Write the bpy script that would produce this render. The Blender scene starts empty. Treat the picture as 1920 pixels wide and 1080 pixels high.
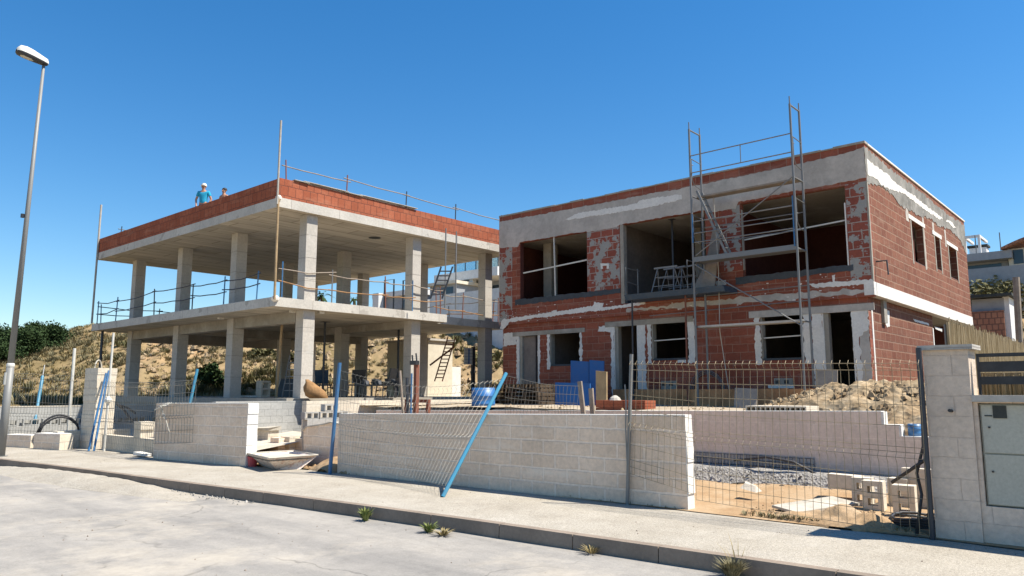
import bpy, bmesh, math, random
from mathutils import Vector, noise, Matrix
from mathutils.geometry import tessellate_polygon
random.seed(7)
scene = bpy.context.scene
col = scene.collection
R = math.radians

# ---------------------------------------------------------------- survey helpers
# World axes follow the two buildings: +X goes into the plot, +Y runs along the street, z = 0 is the pavement.
F = 1410.; HZ = 735.; EZ = 1.78
PIT = math.atan((HZ-540.)/F); TH = R(41.3)
FW = (math.cos(TH), math.sin(TH)); RT = (math.sin(TH), -math.cos(TH))
def ray(x, y):
    a = (x-960.)/F; b = -(y-540.)/F
    f = math.cos(PIT)-b*math.sin(PIT); z = math.sin(PIT)+b*math.cos(PIT)
    return Vector((FW[0]*f+RT[0]*a, FW[1]*f+RT[1]*a, z))
def PX(x, y, X): r = ray(x, y); t = X/r[0]; return Vector((X, t*r[1], EZ+t*r[2]))
def PY(x, y, Y): r = ray(x, y); t = Y/r[1]; return Vector((t*r[0], Y, EZ+t*r[2]))
def PZ(x, y, Z): r = ray(x, y); t = (Z-EZ)/r[2]; return Vector((t*r[0], t*r[1], Z))
def PD(x, y, d):                     # at horizontal distance d from the photographer
    r = ray(x, y); t = d/math.hypot(r[0], r[1]); return Vector((t*r[0], t*r[1], EZ+t*r[2]))
def nz(x, y, z=0., s=1.): return noise.noise(Vector((x*s, y*s, z*s)))

# ---------------------------------------------------------------- materials
def newmat(name):
    m = bpy.data.materials.new(name); m.use_nodes = True
    nt = m.node_tree; b = nt.nodes['Principled BSDF']
    return m, nt, b
def N(nt, t, **kw):
    n = nt.nodes.new(t)
    for k, v in kw.items(): setattr(n, k, v)
    return n
def noise_tex(nt, vec, scale, detail=6., rough=.6):
    n = N(nt, 'ShaderNodeTexNoise'); n.inputs['Scale'].default_value = scale
    n.inputs['Detail'].default_value = detail; n.inputs['Roughness'].default_value = rough
    nt.links.new(vec, n.inputs['Vector']); return n.outputs['Fac']
def ramp(nt, fac, stops):
    r = N(nt, 'ShaderNodeValToRGB'); el = r.color_ramp.elements
    while len(el) < len(stops): el.new(.5)
    for e, (p, c) in zip(el, stops):
        e.position = p; e.color = (*c, 1) if not isinstance(c, float) else (c, c, c, 1)
    nt.links.new(fac, r.inputs['Fac']); return r.outputs['Color']
def mix(nt, fac, a, b, mode='MIX'):
    m = N(nt, 'ShaderNodeMix'); m.data_type = 'RGBA'; m.blend_type = mode
    for s, v in ((m.inputs['Factor'], fac), (m.inputs['A'], a), (m.inputs['B'], b)):
        if isinstance(v, (int, float)): s.default_value = v
        elif isinstance(v, tuple): s.default_value = (*v, 1)
        else: nt.links.new(v, s)
    return m.outputs['Result']
def bump(nt, b, h, strength, dist=.01):
    n = N(nt, 'ShaderNodeBump'); n.inputs['Strength'].default_value = strength; n.inputs['Distance'].default_value = dist
    nt.links.new(h, n.inputs['Height']); nt.links.new(n.outputs['Normal'], b.inputs['Normal'])
def pos(nt): return N(nt, 'ShaderNodeNewGeometry').outputs['Position']
def uvn(nt): return N(nt, 'ShaderNodeUVMap').outputs['UV']

def rough_mat(name, c, var=.25, s1=.7, s2=9., rough=.9, bstr=.4, metal=0., tint=None):
    """worn matt surface: large stains, fine grain, small bump"""
    m, nt, b = newmat(name); p = pos(nt)
    lo = tuple(v*(1-var) for v in c); hi = tuple(min(1, v*(1+var*.6)) for v in c)
    a = ramp(nt, noise_tex(nt, p, s1), [(.3, lo), (.7, hi)])
    f = noise_tex(nt, p, s2, 8., .7)
    g = ramp(nt, f, [(.25, .75), (.75, 1.1)])
    out = mix(nt, .8, a, g, 'MULTIPLY')
    if tint: out = mix(nt, ramp(nt, noise_tex(nt, p, s1*2.3), [(.52, 0.), (.68, 1.)]), out, tint)
    nt.links.new(out, b.inputs['Base Color']); b.inputs['Roughness'].default_value = rough
    b.inputs['Metallic'].default_value = metal
    if 'Specular IOR Level' in b.inputs: b.inputs['Specular IOR Level'].default_value = .25
    bump(nt, b, f, bstr, .01); return m

def brick_mat(name, c1, c2, mortar, w=.5, h=.25, ms=.012, patch=None, pth=.56, pscale=1.6, bstr=.6, smear=None, grooves=0.):
    m, nt, b = newmat(name); p = pos(nt); uv = uvn(nt)
    wob = N(nt, 'ShaderNodeTexNoise'); wob.inputs['Scale'].default_value = 4.; nt.links.new(uv, wob.inputs['Vector'])
    sc = N(nt, 'ShaderNodeVectorMath', operation='MULTIPLY_ADD'); nt.links.new(wob.outputs['Color'], sc.inputs[0])
    sc.inputs[1].default_value = (.03, .03, 0); nt.links.new(uv, sc.inputs[2])
    t = N(nt, 'ShaderNodeTexBrick'); nt.links.new(sc.outputs[0], t.inputs['Vector'])
    t.inputs['Color1'].default_value = (*c1, 1); t.inputs['Color2'].default_value = (*c2, 1); t.inputs['Mortar'].default_value = (*mortar, 1)
    t.inputs['Scale'].default_value = 1; t.inputs['Brick Width'].default_value = w; t.inputs['Row Height'].default_value = h
    t.inputs['Mortar Size'].default_value = ms; t.inputs['Mortar Smooth'].default_value = .3
    out = t.outputs['Color']
    big = ramp(nt, noise_tex(nt, p, .9, 5.), [(.3, .84), (.7, 1.08)])
    fine = noise_tex(nt, p, 14., 8., .7)
    out = mix(nt, .9, out, big, 'MULTIPLY')
    out = mix(nt, .6, out, ramp(nt, fine, [(.3, .7), (.7, 1.15)]), 'MULTIPLY')
    hgt = t.outputs['Fac']
    if grooves:
        wv = N(nt, 'ShaderNodeTexWave', wave_type='BANDS', bands_direction='X'); nt.links.new(uv, wv.inputs['Vector'])
        wv.inputs['Scale'].default_value = grooves; wv.inputs['Distortion'].default_value = .6
        out = mix(nt, .35, out, ramp(nt, wv.outputs['Fac'], [(.2, .55), (.6, 1.)]), 'MULTIPLY')
    if smear:      # thin cement wash dragged over the clay
        sm = N(nt, 'ShaderNodeMapping'); sm.inputs['Scale'].default_value = (.7, .7, 4.); nt.links.new(p, sm.inputs['Vector'])
        out = mix(nt, ramp(nt, noise_tex(nt, sm.outputs[0], 1.1, 9., .72), [(.53, 0.), (.74, .7)]), out, smear)
    if patch:
        mk = ramp(nt, noise_tex(nt, p, pscale, 4., .65), [(pth, 0.), (pth+.03, 1.)])
        out = mix(nt, mk, out, mix(nt, fine, tuple(v*.7 for v in patch), patch))
    nt.links.new(out, b.inputs['Base Color']); b.inputs['Roughness'].default_value = .92
    b.inputs['Specular IOR Level'].default_value = .2
    mx = N(nt, 'ShaderNodeMath', operation='MULTIPLY_ADD'); nt.links.new(hgt, mx.inputs[0]); mx.inputs[1].default_value = -1.
    nt.links.new(fine, mx.inputs[2]); bump(nt, b, mx.outputs[0], bstr, .012); return m

def ground_mat(name, cols, s, s2=25., bstr=.5, rough=.95, streak=None, blot=None, pebble=None):
    m, nt, b = newmat(name); p = pos(nt); v = p
    if streak:
        mp = N(nt, 'ShaderNodeMapping'); mp.inputs['Scale'].default_value = streak; nt.links.new(p, mp.inputs['Vector']); v = mp.outputs[0]
    k = len(cols)
    a = ramp(nt, noise_tex(nt, v, s, 9., .68), [(.3+.4*i/(k-1), c) for i, c in enumerate(cols)])
    f = noise_tex(nt, p, s2, 8., .75)
    out = mix(nt, .75, a, ramp(nt, f, [(.3, .72), (.7, 1.12)]), 'MULTIPLY')
    if blot:
        th, c, sc = blot
        out = mix(nt, ramp(nt, noise_tex(nt, p, sc, 7., .7), [(th, 0.), (th+.12, .85)]), out, c)
    if name == 'dusty_asphalt':      # hairline cracks and worn wheel lanes
        dn = N(nt, 'ShaderNodeTexNoise'); dn.inputs['Scale'].default_value = 1.1; dn.inputs['Detail'].default_value = 4; nt.links.new(p, dn.inputs['Vector'])
        ad = N(nt, 'ShaderNodeVectorMath', operation='MULTIPLY_ADD'); nt.links.new(dn.outputs['Color'], ad.inputs[0]); ad.inputs[1].default_value = (1.2, 1.2, 0); nt.links.new(p, ad.inputs[2])
        ck = N(nt, 'ShaderNodeTexVoronoi', feature='DISTANCE_TO_EDGE'); ck.inputs['Scale'].default_value = .28; nt.links.new(ad.outputs[0], ck.inputs['Vector'])
        cm = ramp(nt, ck.outputs['Distance'], [(.0, .62), (.007, 1.)])
        out = mix(nt, ramp(nt, noise_tex(nt, p, .6), [(.45, 0.), (.6, 1.)]), out, mix(nt, 1., out, cm, 'MULTIPLY'))
        sp = ramp(nt, noise_tex(nt, p, 3.2, 9., .8), [(.3, .78), (.5, 1.), (.72, 1.14)])
        out = mix(nt, .8, out, sp, 'MULTIPLY')
    if name == 'dusty_pavement':
        sp = ramp(nt, noise_tex(nt, p, 2.2, 9., .8), [(.3, .84), (.5, 1.), (.72, 1.1)])
        out = mix(nt, .8, out, sp, 'MULTIPLY')
    h = f
    if pebble:
        vo = N(nt, 'ShaderNodeTexVoronoi'); vo.inputs['Scale'].default_value = pebble; nt.links.new(p, vo.inputs['Vector'])
        out = mix(nt, .7, out, ramp(nt, vo.outputs['Color'], [(.1, .55), (.9, 1.25)]), 'MULTIPLY')
        h = vo.outputs['Distance']
    nt.links.new(out, b.inputs['Base Color']); b.inputs['Roughness'].default_value = rough
    b.inputs['Specular IOR Level'].default_value = .15
    bump(nt, b, h, bstr, .02); return m

def paint(name, c, rough=.5, metal=0., wear=.2):
    m, nt, b = newmat(name); p = pos(nt)
    f = noise_tex(nt, p, 6., 8., .7)
    out = mix(nt, ramp(nt, f, [(.45, 0.), (.75, 1.)]), c, tuple(v*(1-wear)+.12*wear for v in c))
    nt.links.new(out, b.inputs['Base Color']); b.inputs['Roughness'].default_value = rough; b.inputs['Metallic'].default_value = metal
    bump(nt, b, noise_tex(nt, p, 30.), .1, .003); return m
def leaf_mat(name, c1, c2):
    m, nt, b = newmat(name); p = pos(nt)
    oi = noise_tex(nt, p, 1.3, 3.)
    out = mix(nt, oi, c1, c2)
    out = mix(nt, noise_tex(nt, p, 9., 2.), out, tuple(v*.6 for v in c2))
    nt.links.new(out, b.inputs['Base Color']); b.inputs['Roughness'].default_value = .8
    b.inputs['Specular IOR Level'].default_value = .15
    return m

M = {}
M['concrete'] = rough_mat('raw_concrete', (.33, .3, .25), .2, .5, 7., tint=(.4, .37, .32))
M['concrete_light'] = brick_mat('pale_concrete', (.54, .51, .45), (.5, .47, .415), (.33, .3, .26), 1.9, 7., .012, patch=(.42, .39, .34), pth=.6, pscale=1.3, bstr=.35)
M['soffit'] = None
M['conc_side'] = brick_mat('grey_concrete', (.5, .465, .41), (.47, .435, .38), (.36, .33, .29), 9., .78, .012, patch=(.54, .51, .455), pth=.6, pscale=1.1, bstr=.35)
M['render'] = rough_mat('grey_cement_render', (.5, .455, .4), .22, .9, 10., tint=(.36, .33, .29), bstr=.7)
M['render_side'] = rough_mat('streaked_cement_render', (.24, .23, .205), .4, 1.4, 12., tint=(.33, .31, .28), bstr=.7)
M['dark_wood'] = rough_mat('dark_old_timber', (.1, .07, .045), .4, 3., 16.)
M['plaster'] = rough_mat('white_plaster', (.74, .71, .65), .1, 2., 14., bstr=.8)
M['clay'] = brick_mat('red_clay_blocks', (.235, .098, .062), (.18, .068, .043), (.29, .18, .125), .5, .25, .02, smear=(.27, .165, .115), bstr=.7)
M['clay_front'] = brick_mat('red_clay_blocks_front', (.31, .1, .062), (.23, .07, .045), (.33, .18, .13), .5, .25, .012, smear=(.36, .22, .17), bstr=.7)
M['clay_pier'] = brick_mat('red_clay_blocks_mortared', (.3, .09, .06), (.24, .07, .05), (.36, .3, .26), .5, .25, .016, patch=(.36, .35, .32), pth=.5, pscale=2.1)
M['clay_parapet'] = brick_mat('ribbed_red_clay_blocks', (.4, .125, .065), (.32, .09, .045), (.2, .07, .045), .28, .325, .014, grooves=7., smear=(.42, .22, .14))
M['cmu'] = brick_mat('grey_concrete_blocks', (.4, .395, .37), (.36, .355, .335), (.27, .27, .25), .42, .21, .008, bstr=.4)
M['cream_block'] = brick_mat('cream_split_face_blocks', (.82, .64, .48), (.74, .57, .42), (.86, .7, .55), .5, .24, .024, bstr=.9, smear=(.8, .7, .58))
M['pink_block'] = brick_mat('pinkish_smooth_blocks', (.76, .61, .49), (.72, .58, .465), (.8, .66, .54), .5, .24, .008, bstr=.3)
M['white_block'] = brick_mat('pale_cream_blocks', (.66, .58, .46), (.62, .55, .44), (.5, .45, .37), .5, .24, .01, bstr=.4)
M['pier'] = brick_mat('cream_textured_blocks', (.7, .57, .45), (.68, .555, .44), (.67, .545, .43), .6, .25, .004, bstr=1.0)
M['pavement'] = ground_mat('dusty_pavement', [(.34, .3, .24), (.4, .36, .295), (.45, .41, .345)], .7, 30., .35, blot=(.62, (.33, .285, .22), 3.), pebble=90.)
M['road'] = ground_mat('dusty_asphalt', [(.2, .19, .175), (.28, .262, .235), (.37, .34, .295)], .5, 40., .3, streak=(1.6, .4, 1), blot=(.5, (.39, .35, .29), .35))
M['kerb'] = rough_mat('kerb_concrete', (.25, .2, .155), .25, 1.2, 20.)
M['sand'] = ground_mat('orange_sand', [(.3, .185, .095), (.39, .265, .15), (.44, .33, .215)], 1.3, 18., .8)
M['yard'] = ground_mat('dusty_yard_soil', [(.3, .23, .155), (.38, .31, .22), (.44, .38, .3)], .8, 12., .8)
M['hill'] = ground_mat('dry_hillside', [(.16, .12, .055), (.25, .185, .095), (.37, .27, .155)], .16, 1.6, 1., blot=(.5, (.4, .26, .14), .1))
M['dirt'] = ground_mat('rubble_soil', [(.2, .13, .07), (.35, .255, .15), (.43, .34, .225)], 3., 14., 1., pebble=9.)
M['gravel'] = ground_mat('grey_gravel', [(.22, .21, .19), (.32, .3, .27), (.4, .375, .34)], 4., 30., 1., pebble=22.)
M['debris'] = ground_mat('white_dust', [(.42, .37, .3), (.5, .45, .37), (.56, .52, .44)], 2., 20., .6)
M['steel'] = paint('galvanised_steel', (.19, .19, .185), .5, .3)
M['wire'] = paint('fence_wire', (.2, .19, .16), .5, .3)
M['wire_rust'] = paint('weathered_fence_wire', (.3, .24, .15), .6, .4)
M['rust'] = paint('rusty_steel', (.2, .07, .04), .8, .1)
M['dark_steel'] = paint('dark_steel', (.05, .055, .065), .5, .5)
M['blue'] = paint('blue_painted_steel', (.035, .14, .3), .45, 0., .5)
M['blue2'] = paint('bright_blue_paint', (.02, .13, .34), .45, 0., .35)
M['blue_light'] = paint('turquoise_paint', (.03, .2, .32), .5, 0., .4)
M['tray'] = paint('slate_blue_steel', (.03, .06, .1), .6, .0, .4)
M['board_blue'] = paint('blue_panel_face', (.012, .1, .3), .5, 0., .3)
M['lamp_grey'] = paint('lamp_post_grey', (.2, .2, .19), .55, .1)
M['white'] = paint('white_paint', (.6, .58, .52), .5, 0., .2)
M['lamp_glass'] = paint('lamp_diffuser', (.5, .48, .4), .2)
M['black'] = paint('black_plastic', (.02, .02, .022), .5)
M['hose'] = paint('black_hose', (.025, .025, .028), .6)
M['wood'] = rough_mat('weathered_timber', (.34, .19, .09), .35, 2., 16.)
M['wood_pale'] = rough_mat('pale_timber', (.38, .27, .15), .25, 3., 16.)
M['wood_grey'] = rough_mat('greyed_timber', (.3, .25, .2), .25, 3., 16.)
M['form'] = rough_mat('formwork_timber', (.55, .27, .12), .45, 1.6, 9.)
M['cardboard'] = rough_mat('brown_board', (.32, .27, .22), .15, 3., 20.)
M['pole_pale'] = rough_mat('pale_pole', (.4, .37, .32), .2, 3., 20.)
M['bamboo'] = None
M['rope'] = rough_mat('rope', (.5, .47, .4), .2, 5., 30.)
M['cabinet'] = rough_mat('green_grey_cabinet', (.46, .45, .375), .06, 1., 30., rough=.6, bstr=.05)
M['void'] = paint('unlit_opening_lining', (.02, .02, .02), .9)
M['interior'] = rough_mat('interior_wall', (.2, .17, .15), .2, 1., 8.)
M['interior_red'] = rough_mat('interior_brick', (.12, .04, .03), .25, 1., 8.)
M['insul'] = rough_mat('dark_grey_sill_membrane', (.07, .08, .09), .2, 1., 8.)
M['tarp'] = rough_mat('dusty_white_sheet', (.46, .42, .35), .15, 2., 8.)
M['skin'] = paint('skin', (.36, .18, .11), .6, 0., .05)
M['tshirt'] = paint('turquoise_cotton', (.01, .3, .48), .9, 0., .1)
M['denim'] = paint('dark_trousers', (.04, .05, .08), .9)
M['hair'] = paint('black_hair', (.015, .012, .01), .7)
M['leaf'] = leaf_mat('dark_green_leaves', (.025, .05, .015), (.045, .075, .025))
M['leaf2'] = leaf_mat('olive_leaves', (.12, .13, .055), (.19, .17, .08))
M['weed'] = leaf_mat('weed_leaves', (.13, .2, .05), (.25, .27, .09))
M['drygrass'] = leaf_mat('dry_grass_blades', (.42, .33, .15), (.34, .27, .13))
M['scrub'] = leaf_mat('grey_green_scrub', (.2, .19, .1), (.28, .24, .14))
M['bark'] = rough_mat('bark', (.12, .08, .05), .3, 3., 12.)
M['house_white'] = rough_mat('white_house_wall', (.72, .71, .68), .06, .3, 4., bstr=.1)
M['house_grey'] = rough_mat('grey_house_wall', (.34, .35, .36), .08, .3, 4., bstr=.1)
M['house_cream'] = rough_mat('cream_house_wall', (.66, .6, .48), .06, .3, 4., bstr=.1)
M['tile'] = brick_mat('roof_tiles', (.42, .2, .12), (.36, .16, .1), (.2, .1, .07), .25, .3, .03)
M['tar'] = rough_mat('dark_membrane', (.06, .065, .06), .3, 2., 10.)
m, nt, b = newmat('dark_glass'); b.inputs['Base Color'].default_value = (.03, .05, .07, 1); b.inputs['Roughness'].default_value = .12; M['glass'] = m
m, nt, b = newmat('clear_glass_rail'); b.inputs['Base Color'].default_value = (.55, .75, .8, 1); b.inputs['Roughness'].default_value = .08
b.inputs['Transmission Weight'].default_value = .8; M['clear'] = m
M['lip'] = M['debris']

def soffit_mat():
    m, nt, b = newmat('board_marked_soffit'); p = pos(nt); uv = uvn(nt)
    t = N(nt, 'ShaderNodeTexBrick'); 
    mp = N(nt, 'ShaderNodeMapping'); mp.inputs['Rotation'].default_value = (0, 0, 0); nt.links.new(uv, mp.inputs['Vector'])
    nt.links.new(mp.outputs[0], t.inputs['Vector'])
    t.inputs['Color1'].default_value = (.5, .44, .345, 1); t.inputs['Color2'].default_value = (.4, .355, .28, 1); t.inputs['Mortar'].default_value = (.26, .22, .16, 1)
    t.inputs['Scale'].default_value = 1; t.inputs['Brick Width'].default_value = 2.4; t.inputs['Row Height'].default_value = .72
    t.inputs['Mortar Size'].default_value = .035; t.inputs['Mortar Smooth'].default_value = .6
    mp2 = N(nt, 'ShaderNodeMapping'); mp2.inputs['Scale'].default_value = (.35, 2.2, 1); nt.links.new(p, mp2.inputs['Vector'])
    st = ramp(nt, noise_tex(nt, mp2.outputs[0], 1.2, 6., .65), [(.3, .72), (.7, 1.2)])
    out = mix(nt, .9, t.outputs['Color'], st, 'MULTIPLY')
    nt.links.new(out, b.inputs['Base Color']); b.inputs['Roughness'].default_value = .95
    bump(nt, b, t.outputs['Fac'], .5, .01); return m
M['soffit'] = soffit_mat()
def bamboo_mat():
    m, nt, b = newmat('dry_reed_screen'); uv = uvn(nt)
    mp = N(nt, 'ShaderNodeMapping'); mp.inputs['Scale'].default_value = (22., .8, 1); nt.links.new(uv, mp.inputs['Vector'])
    f = noise_tex(nt, mp.outputs[0], 1.6, 6., .7)
    out = ramp(nt, f, [(.28, (.12, .085, .045)), (.5, (.32, .25, .14)), (.75, (.46, .38, .25))])
    nt.links.new(out, b.inputs['Base Color']); b.inputs['Roughness'].default_value = .85; bump(nt, b, f, .9, .02); return m
M['bamboo'] = bamboo_mat()

# ---------------------------------------------------------------- mesh builder
class MB:
    def __init__(s): s.v = []; s.f = []; s.smooth = False
    def add(s, vs, fs):
        o = len(s.v); s.v += [Vector(v) for v in vs]; s.f += [tuple(i+o for i in f) for f in fs]; return s
    def box(s, x0, x1, y0, y1, z0, z1):
        x0, x1 = sorted((x0, x1)); y0, y1 = sorted((y0, y1)); z0, z1 = sorted((z0, z1))
        return s.add([(x0,y0,z0),(x1,y0,z0),(x1,y1,z0),(x0,y1,z0),(x0,y0,z1),(x1,y0,z1),(x1,y1,z1),(x0,y1,z1)],
            [(0,3,2,1),(4,5,6,7),(0,1,5,4),(1,2,6,5),(2,3,7,6),(3,0,4,7)])
    def hexa(s, b, t):    # bottom 4 points (ccw from above), top 4 points
        return s.add(list(b)+list(t), [(0,3,2,1),(4,5,6,7),(0,1,5,4),(1,2,6,5),(2,3,7,6),(3,0,4,7)])
    def beam(s, p0, p1, w, h, up=(0,0,1)):
        p0 = Vector(p0); p1 = Vector(p1); d = (p1-p0).normalized(); up = Vector(up)
        if abs(d.dot(up)) > .98: up = Vector((1,0,0))
        a = d.cross(up).normalized()*w/2; c = a.cross(d).normalized()*h/2
        return s.hexa([p0-a-c, p0+a-c, p0+a+c, p0-a+c], [p1-a-c, p1+a-c, p1+a+c, p1-a+c])
    def tube(s, pts, r, n=6, r2=None, cap=True):
        pts = [Vector(p) for p in pts]; rings = []; L = len(pts)
        up = Vector((0,0,1))
        for i, p in enumerate(pts):
            d = (pts[min(i+1, L-1)]-pts[max(i-1, 0)]).normalized()
            u = up if abs(d.dot(up)) < .95 else Vector((1,0,0))
            a = d.cross(u).normalized(); c = a.cross(d)
            rr = r if r2 is None else r+(r2-r)*i/(L-1)
            rings.append([p+a*math.cos(2*math.pi*k/n)*rr+c*math.sin(2*math.pi*k/n)*rr for k in range(n)])
        vs = [v for rg in rings for v in rg]; fs = []
        for i in range(L-1):
            for k in range(n):
                a0 = i*n+k; b0 = i*n+(k+1) % n; fs.append((a0, b0, b0+n, a0+n))
        if cap: fs.append(tuple(range(n-1, -1, -1))); fs.append(tuple((L-1)*n+k for k in range(n)))
        return s.add(vs, fs)
    def prism(s, pts, ext):   # planar polygon extruded along ext
        pts = [Vector(p) for p in pts]; ext = Vector(ext); n = len(pts)
        tri = tessellate_polygon([pts])
        nrm = Vector((0,0,0))
        for i in range(n): nrm += pts[i].cross(pts[(i+1) % n])
        fl = nrm.dot(ext) > 0
        def fix(t, want):
            a, b, c = (pts[i] for i in t)
            return t if ((b-a).cross(c-a)).dot(ext)*want > 0 else t[::-1]
        fs = [tuple(fix(t, -1)) for t in tri]+[tuple(i+n for i in fix(t, 1)) for t in tri]
        for i in range(n):
            j = (i+1) % n; q = (i, j, j+n, i+n); fs.append(q if fl else q[::-1])
        return s.add(pts+[p+ext for p in pts], fs)
    def lathe(s, c, prof, n=16):   # prof [(r,z)]
        c = Vector(c); vs = []; fs = []
        for r, z in prof:
            for k in range(n): vs.append(c+Vector((r*math.cos(2*math.pi*k/n), r*math.sin(2*math.pi*k/n), z)))
        for i in range(len(prof)-1):
            for k in range(n):
                a = i*n+k; b = i*n+(k+1) % n; fs.append((a, b, b+n, a+n))
        fs.append(tuple(range(n-1, -1, -1))); fs.append(tuple((len(prof)-1)*n+k for k in range(n)))
        return s.add(vs, fs)
    def build(s, name, mat, parent=None, base=None, smooth=None):
        me = bpy.data.meshes.new(name)
        if base is None:
            if parent is None:
                xs = [v.x for v in s.v]; ys = [v.y for v in s.v]; zs = [v.z for v in s.v]
                base = Vector(((min(xs)+max(xs))/2, (min(ys)+max(ys))/2, min(zs)))
            else: base = Vector(parent['_o'])
        base = Vector(base)
        me.from_pydata([tuple(v-base) for v in s.v], [], s.f); me.update()
        uv = me.uv_layers.new(name='UVMap')
        for p in me.polygons:
            n = p.normal
            if abs(n.z) > .7: t = None
            else:
                t = Vector((-n.y, n.x, 0)).normalized()
                if abs(t.x) > abs(t.y)*3: t = Vector((1, 0, 0))
                elif abs(t.y) > abs(t.x)*3: t = Vector((0, 1, 0))
            for li in p.loop_indices:
                w = me.vertices[me.loops[li].vertex_index].co+base
                uv.data[li].uv = (w.x, w.y) if t is None else (w.dot(t), w.z)
        if smooth if smooth is not None else s.smooth:
            me.polygons.foreach_set('use_smooth', [True]*len(me.polygons))
        for mm in (mat if isinstance(mat, list) else [mat]): me.materials.append(mm)
        o = bpy.data.objects.new(name, me); col.objects.link(o)
        if parent is not None: o.parent = parent; o['_o'] = list(parent['_o'])
        else: o.location = base; o['_o'] = list(base)
        return o
def tag(o, label=None, cat=None, group=None, kind=None):
    if label: o['label'] = label
    if cat: o['category'] = cat
    if group: o['group'] = group
    if kind: o['kind'] = kind
    return o
def thing(name, base, label, cat, group=None):
    o = bpy.data.objects.new(name, None); col.objects.link(o); o.location = base; o['_o'] = list(base)
    o.empty_display_size = .2
    return tag(o, label, cat, group)
def dup(o, delta, label=None, rot=None):
    c = o.copy(); col.objects.link(c); c.location = Vector(o.location)+Vector(delta)
    if rot is not None: c.rotation_euler = (0, 0, rot)
    if label: c['label'] = label
    for ch in list(o.children):
        d = ch.copy(); col.objects.link(d); d.parent = c
        for g in list(ch.children):
            e = g.copy(); col.objects.link(e); e.parent = d
    return c

def wallmesh(mb, axis, plane, thick, h0, h1, z0, z1, holes):
    """wall in plane axis=plane (outer face), thickness going positive; holes [(ha,hb,za,zb)]"""
    hs = sorted({h0, h1, *[v for q in holes for v in q[:2]]}); zs = sorted({z0, z1, *[v for q in holes for v in q[2:]]})
    hs = [h for h in hs if h0 <= h <= h1]; zs = [z for z in zs if z0 <= z <= z1]
    def solid(i, j):
        if i < 0 or j < 0 or i >= len(hs)-1 or j >= len(zs)-1: return False
        hm = (hs[i]+hs[i+1])/2; zm = (zs[j]+zs[j+1])/2
        return not any(a < hm < b and c < zm < d for a, b, c, d in holes)
    def P(h, t, z): return (plane+t, h, z) if axis == 'X' else (h, plane+t, z)
    def q(a, b, c, d):
        f = (0, 1, 2, 3) if axis == 'Y' else (3, 2, 1, 0)
        mb.add([a, b, c, d], [f])
    for i in range(len(hs)-1):
        for j in range(len(zs)-1):
            if not solid(i, j): continue
            a, b, c, d = hs[i], hs[i+1], zs[j], zs[j+1]
            q(P(a,0,c), P(b,0,c), P(b,0,d), P(a,0,d)); q(P(b,thick,c), P(a,thick,c), P(a,thick,d), P(b,thick,d))
            if not solid(i-1, j): q(P(a,thick,c), P(a,0,c), P(a,0,d), P(a,thick,d))
            if not solid(i+1, j): q(P(b,0,c), P(b,thick,c), P(b,thick,d), P(b,0,d))
            if not solid(i, j-1): q(P(a,0,c), P(a,thick,c), P(b,thick,c), P(b,0,c))
            if not solid(i, j+1): q(P(a,0,d), P(b,0,d), P(b,thick,d), P(a,thick,d))
    return mb
def ragged(mb, axis, plane, pts, thick, jag=.03, step=.07, seed=0):
    """irregular trowelled patch, outline pts in (h, z), standing proud of the wall towards -axis"""
    rnd = random.Random(seed); out = []
    n = len(pts)
    for i in range(n):
        a = Vector(pts[i]); b = Vector(pts[(i+1) % n]); L = (b-a).length; k = max(1, int(L/step))
        d = (b-a).normalized() if L else Vector((1, 0)); nn = Vector((-d.y, d.x))
        for j in range(k):
            p = a+(b-a)*j/k
            if j: p = p+nn*rnd.uniform(-jag, jag)+nn*jag*1.2*nz(p.x*2.3, p.y*2.3, seed)
            out.append(p)
    if axis == 'X': mb.prism([(plane, p.x, p.y) for p in out], (-thick, 0, 0))
    else: mb.prism([(p.x, plane, p.y) for p in out], (0, -thick, 0))
    return mb

# ---------------------------------------------------------------- world, sun, camera
w = bpy.data.worlds.new("World"); scene.world = w; w.use_nodes = True
wn = w.node_tree; bg = wn.nodes['Background']
sky = wn.nodes.new('ShaderNodeTexSky'); sky.sky_type = 'NISHITA'; sky.sun_disc = False
SD = Vector((.49, -.87, 0)).normalized(); EL = R(58.5)
sky.sun_elevation = EL; sky.sun_rotation = math.atan2(SD.x, SD.y)
sky.altitude = 100; sky.air_density = 1.15; sky.dust_density = .2; sky.ozone_density = 4.5
hs = wn.nodes.new('ShaderNodeHueSaturation'); hs.inputs['Saturation'].default_value = 1.32; wn.links.new(sky.outputs[0], hs.inputs['Color'])
wn.links.new(hs.outputs[0], bg.inputs['Color']); bg.inputs['Strength'].default_value = .088
sun = bpy.data.lights.new('sun', 'SUN'); sun.energy = 5.0; sun.angle = R(.5); sun.color = (1., .94, .84)
so = bpy.data.objects.new('sun', sun); col.objects.link(so)
sv = Vector((SD.x*math.cos(EL), SD.y*math.cos(EL), math.sin(EL)))
so.rotation_euler = sv.to_track_quat('Z', 'Y').to_euler(); so.location = (0, -20, 40)
cam = bpy.data.cameras.new('camera'); co = bpy.data.objects.new('camera', cam); col.objects.link(co)
co.location = (0, 0, EZ); co.rotation_euler = (R(90)+PIT, 0, TH-R(90))
cam.sensor_width = 36; cam.lens = 36*F/1920; cam.clip_end = 3000; cam.clip_start = .1
scene.camera = co
vs = scene.view_settings; vs.view_transform = 'Standard'; vs.look = 'None'; vs.exposure = .88; vs.gamma = 1
try: scene.cycles.max_bounces = 8
except Exception: pass

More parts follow.
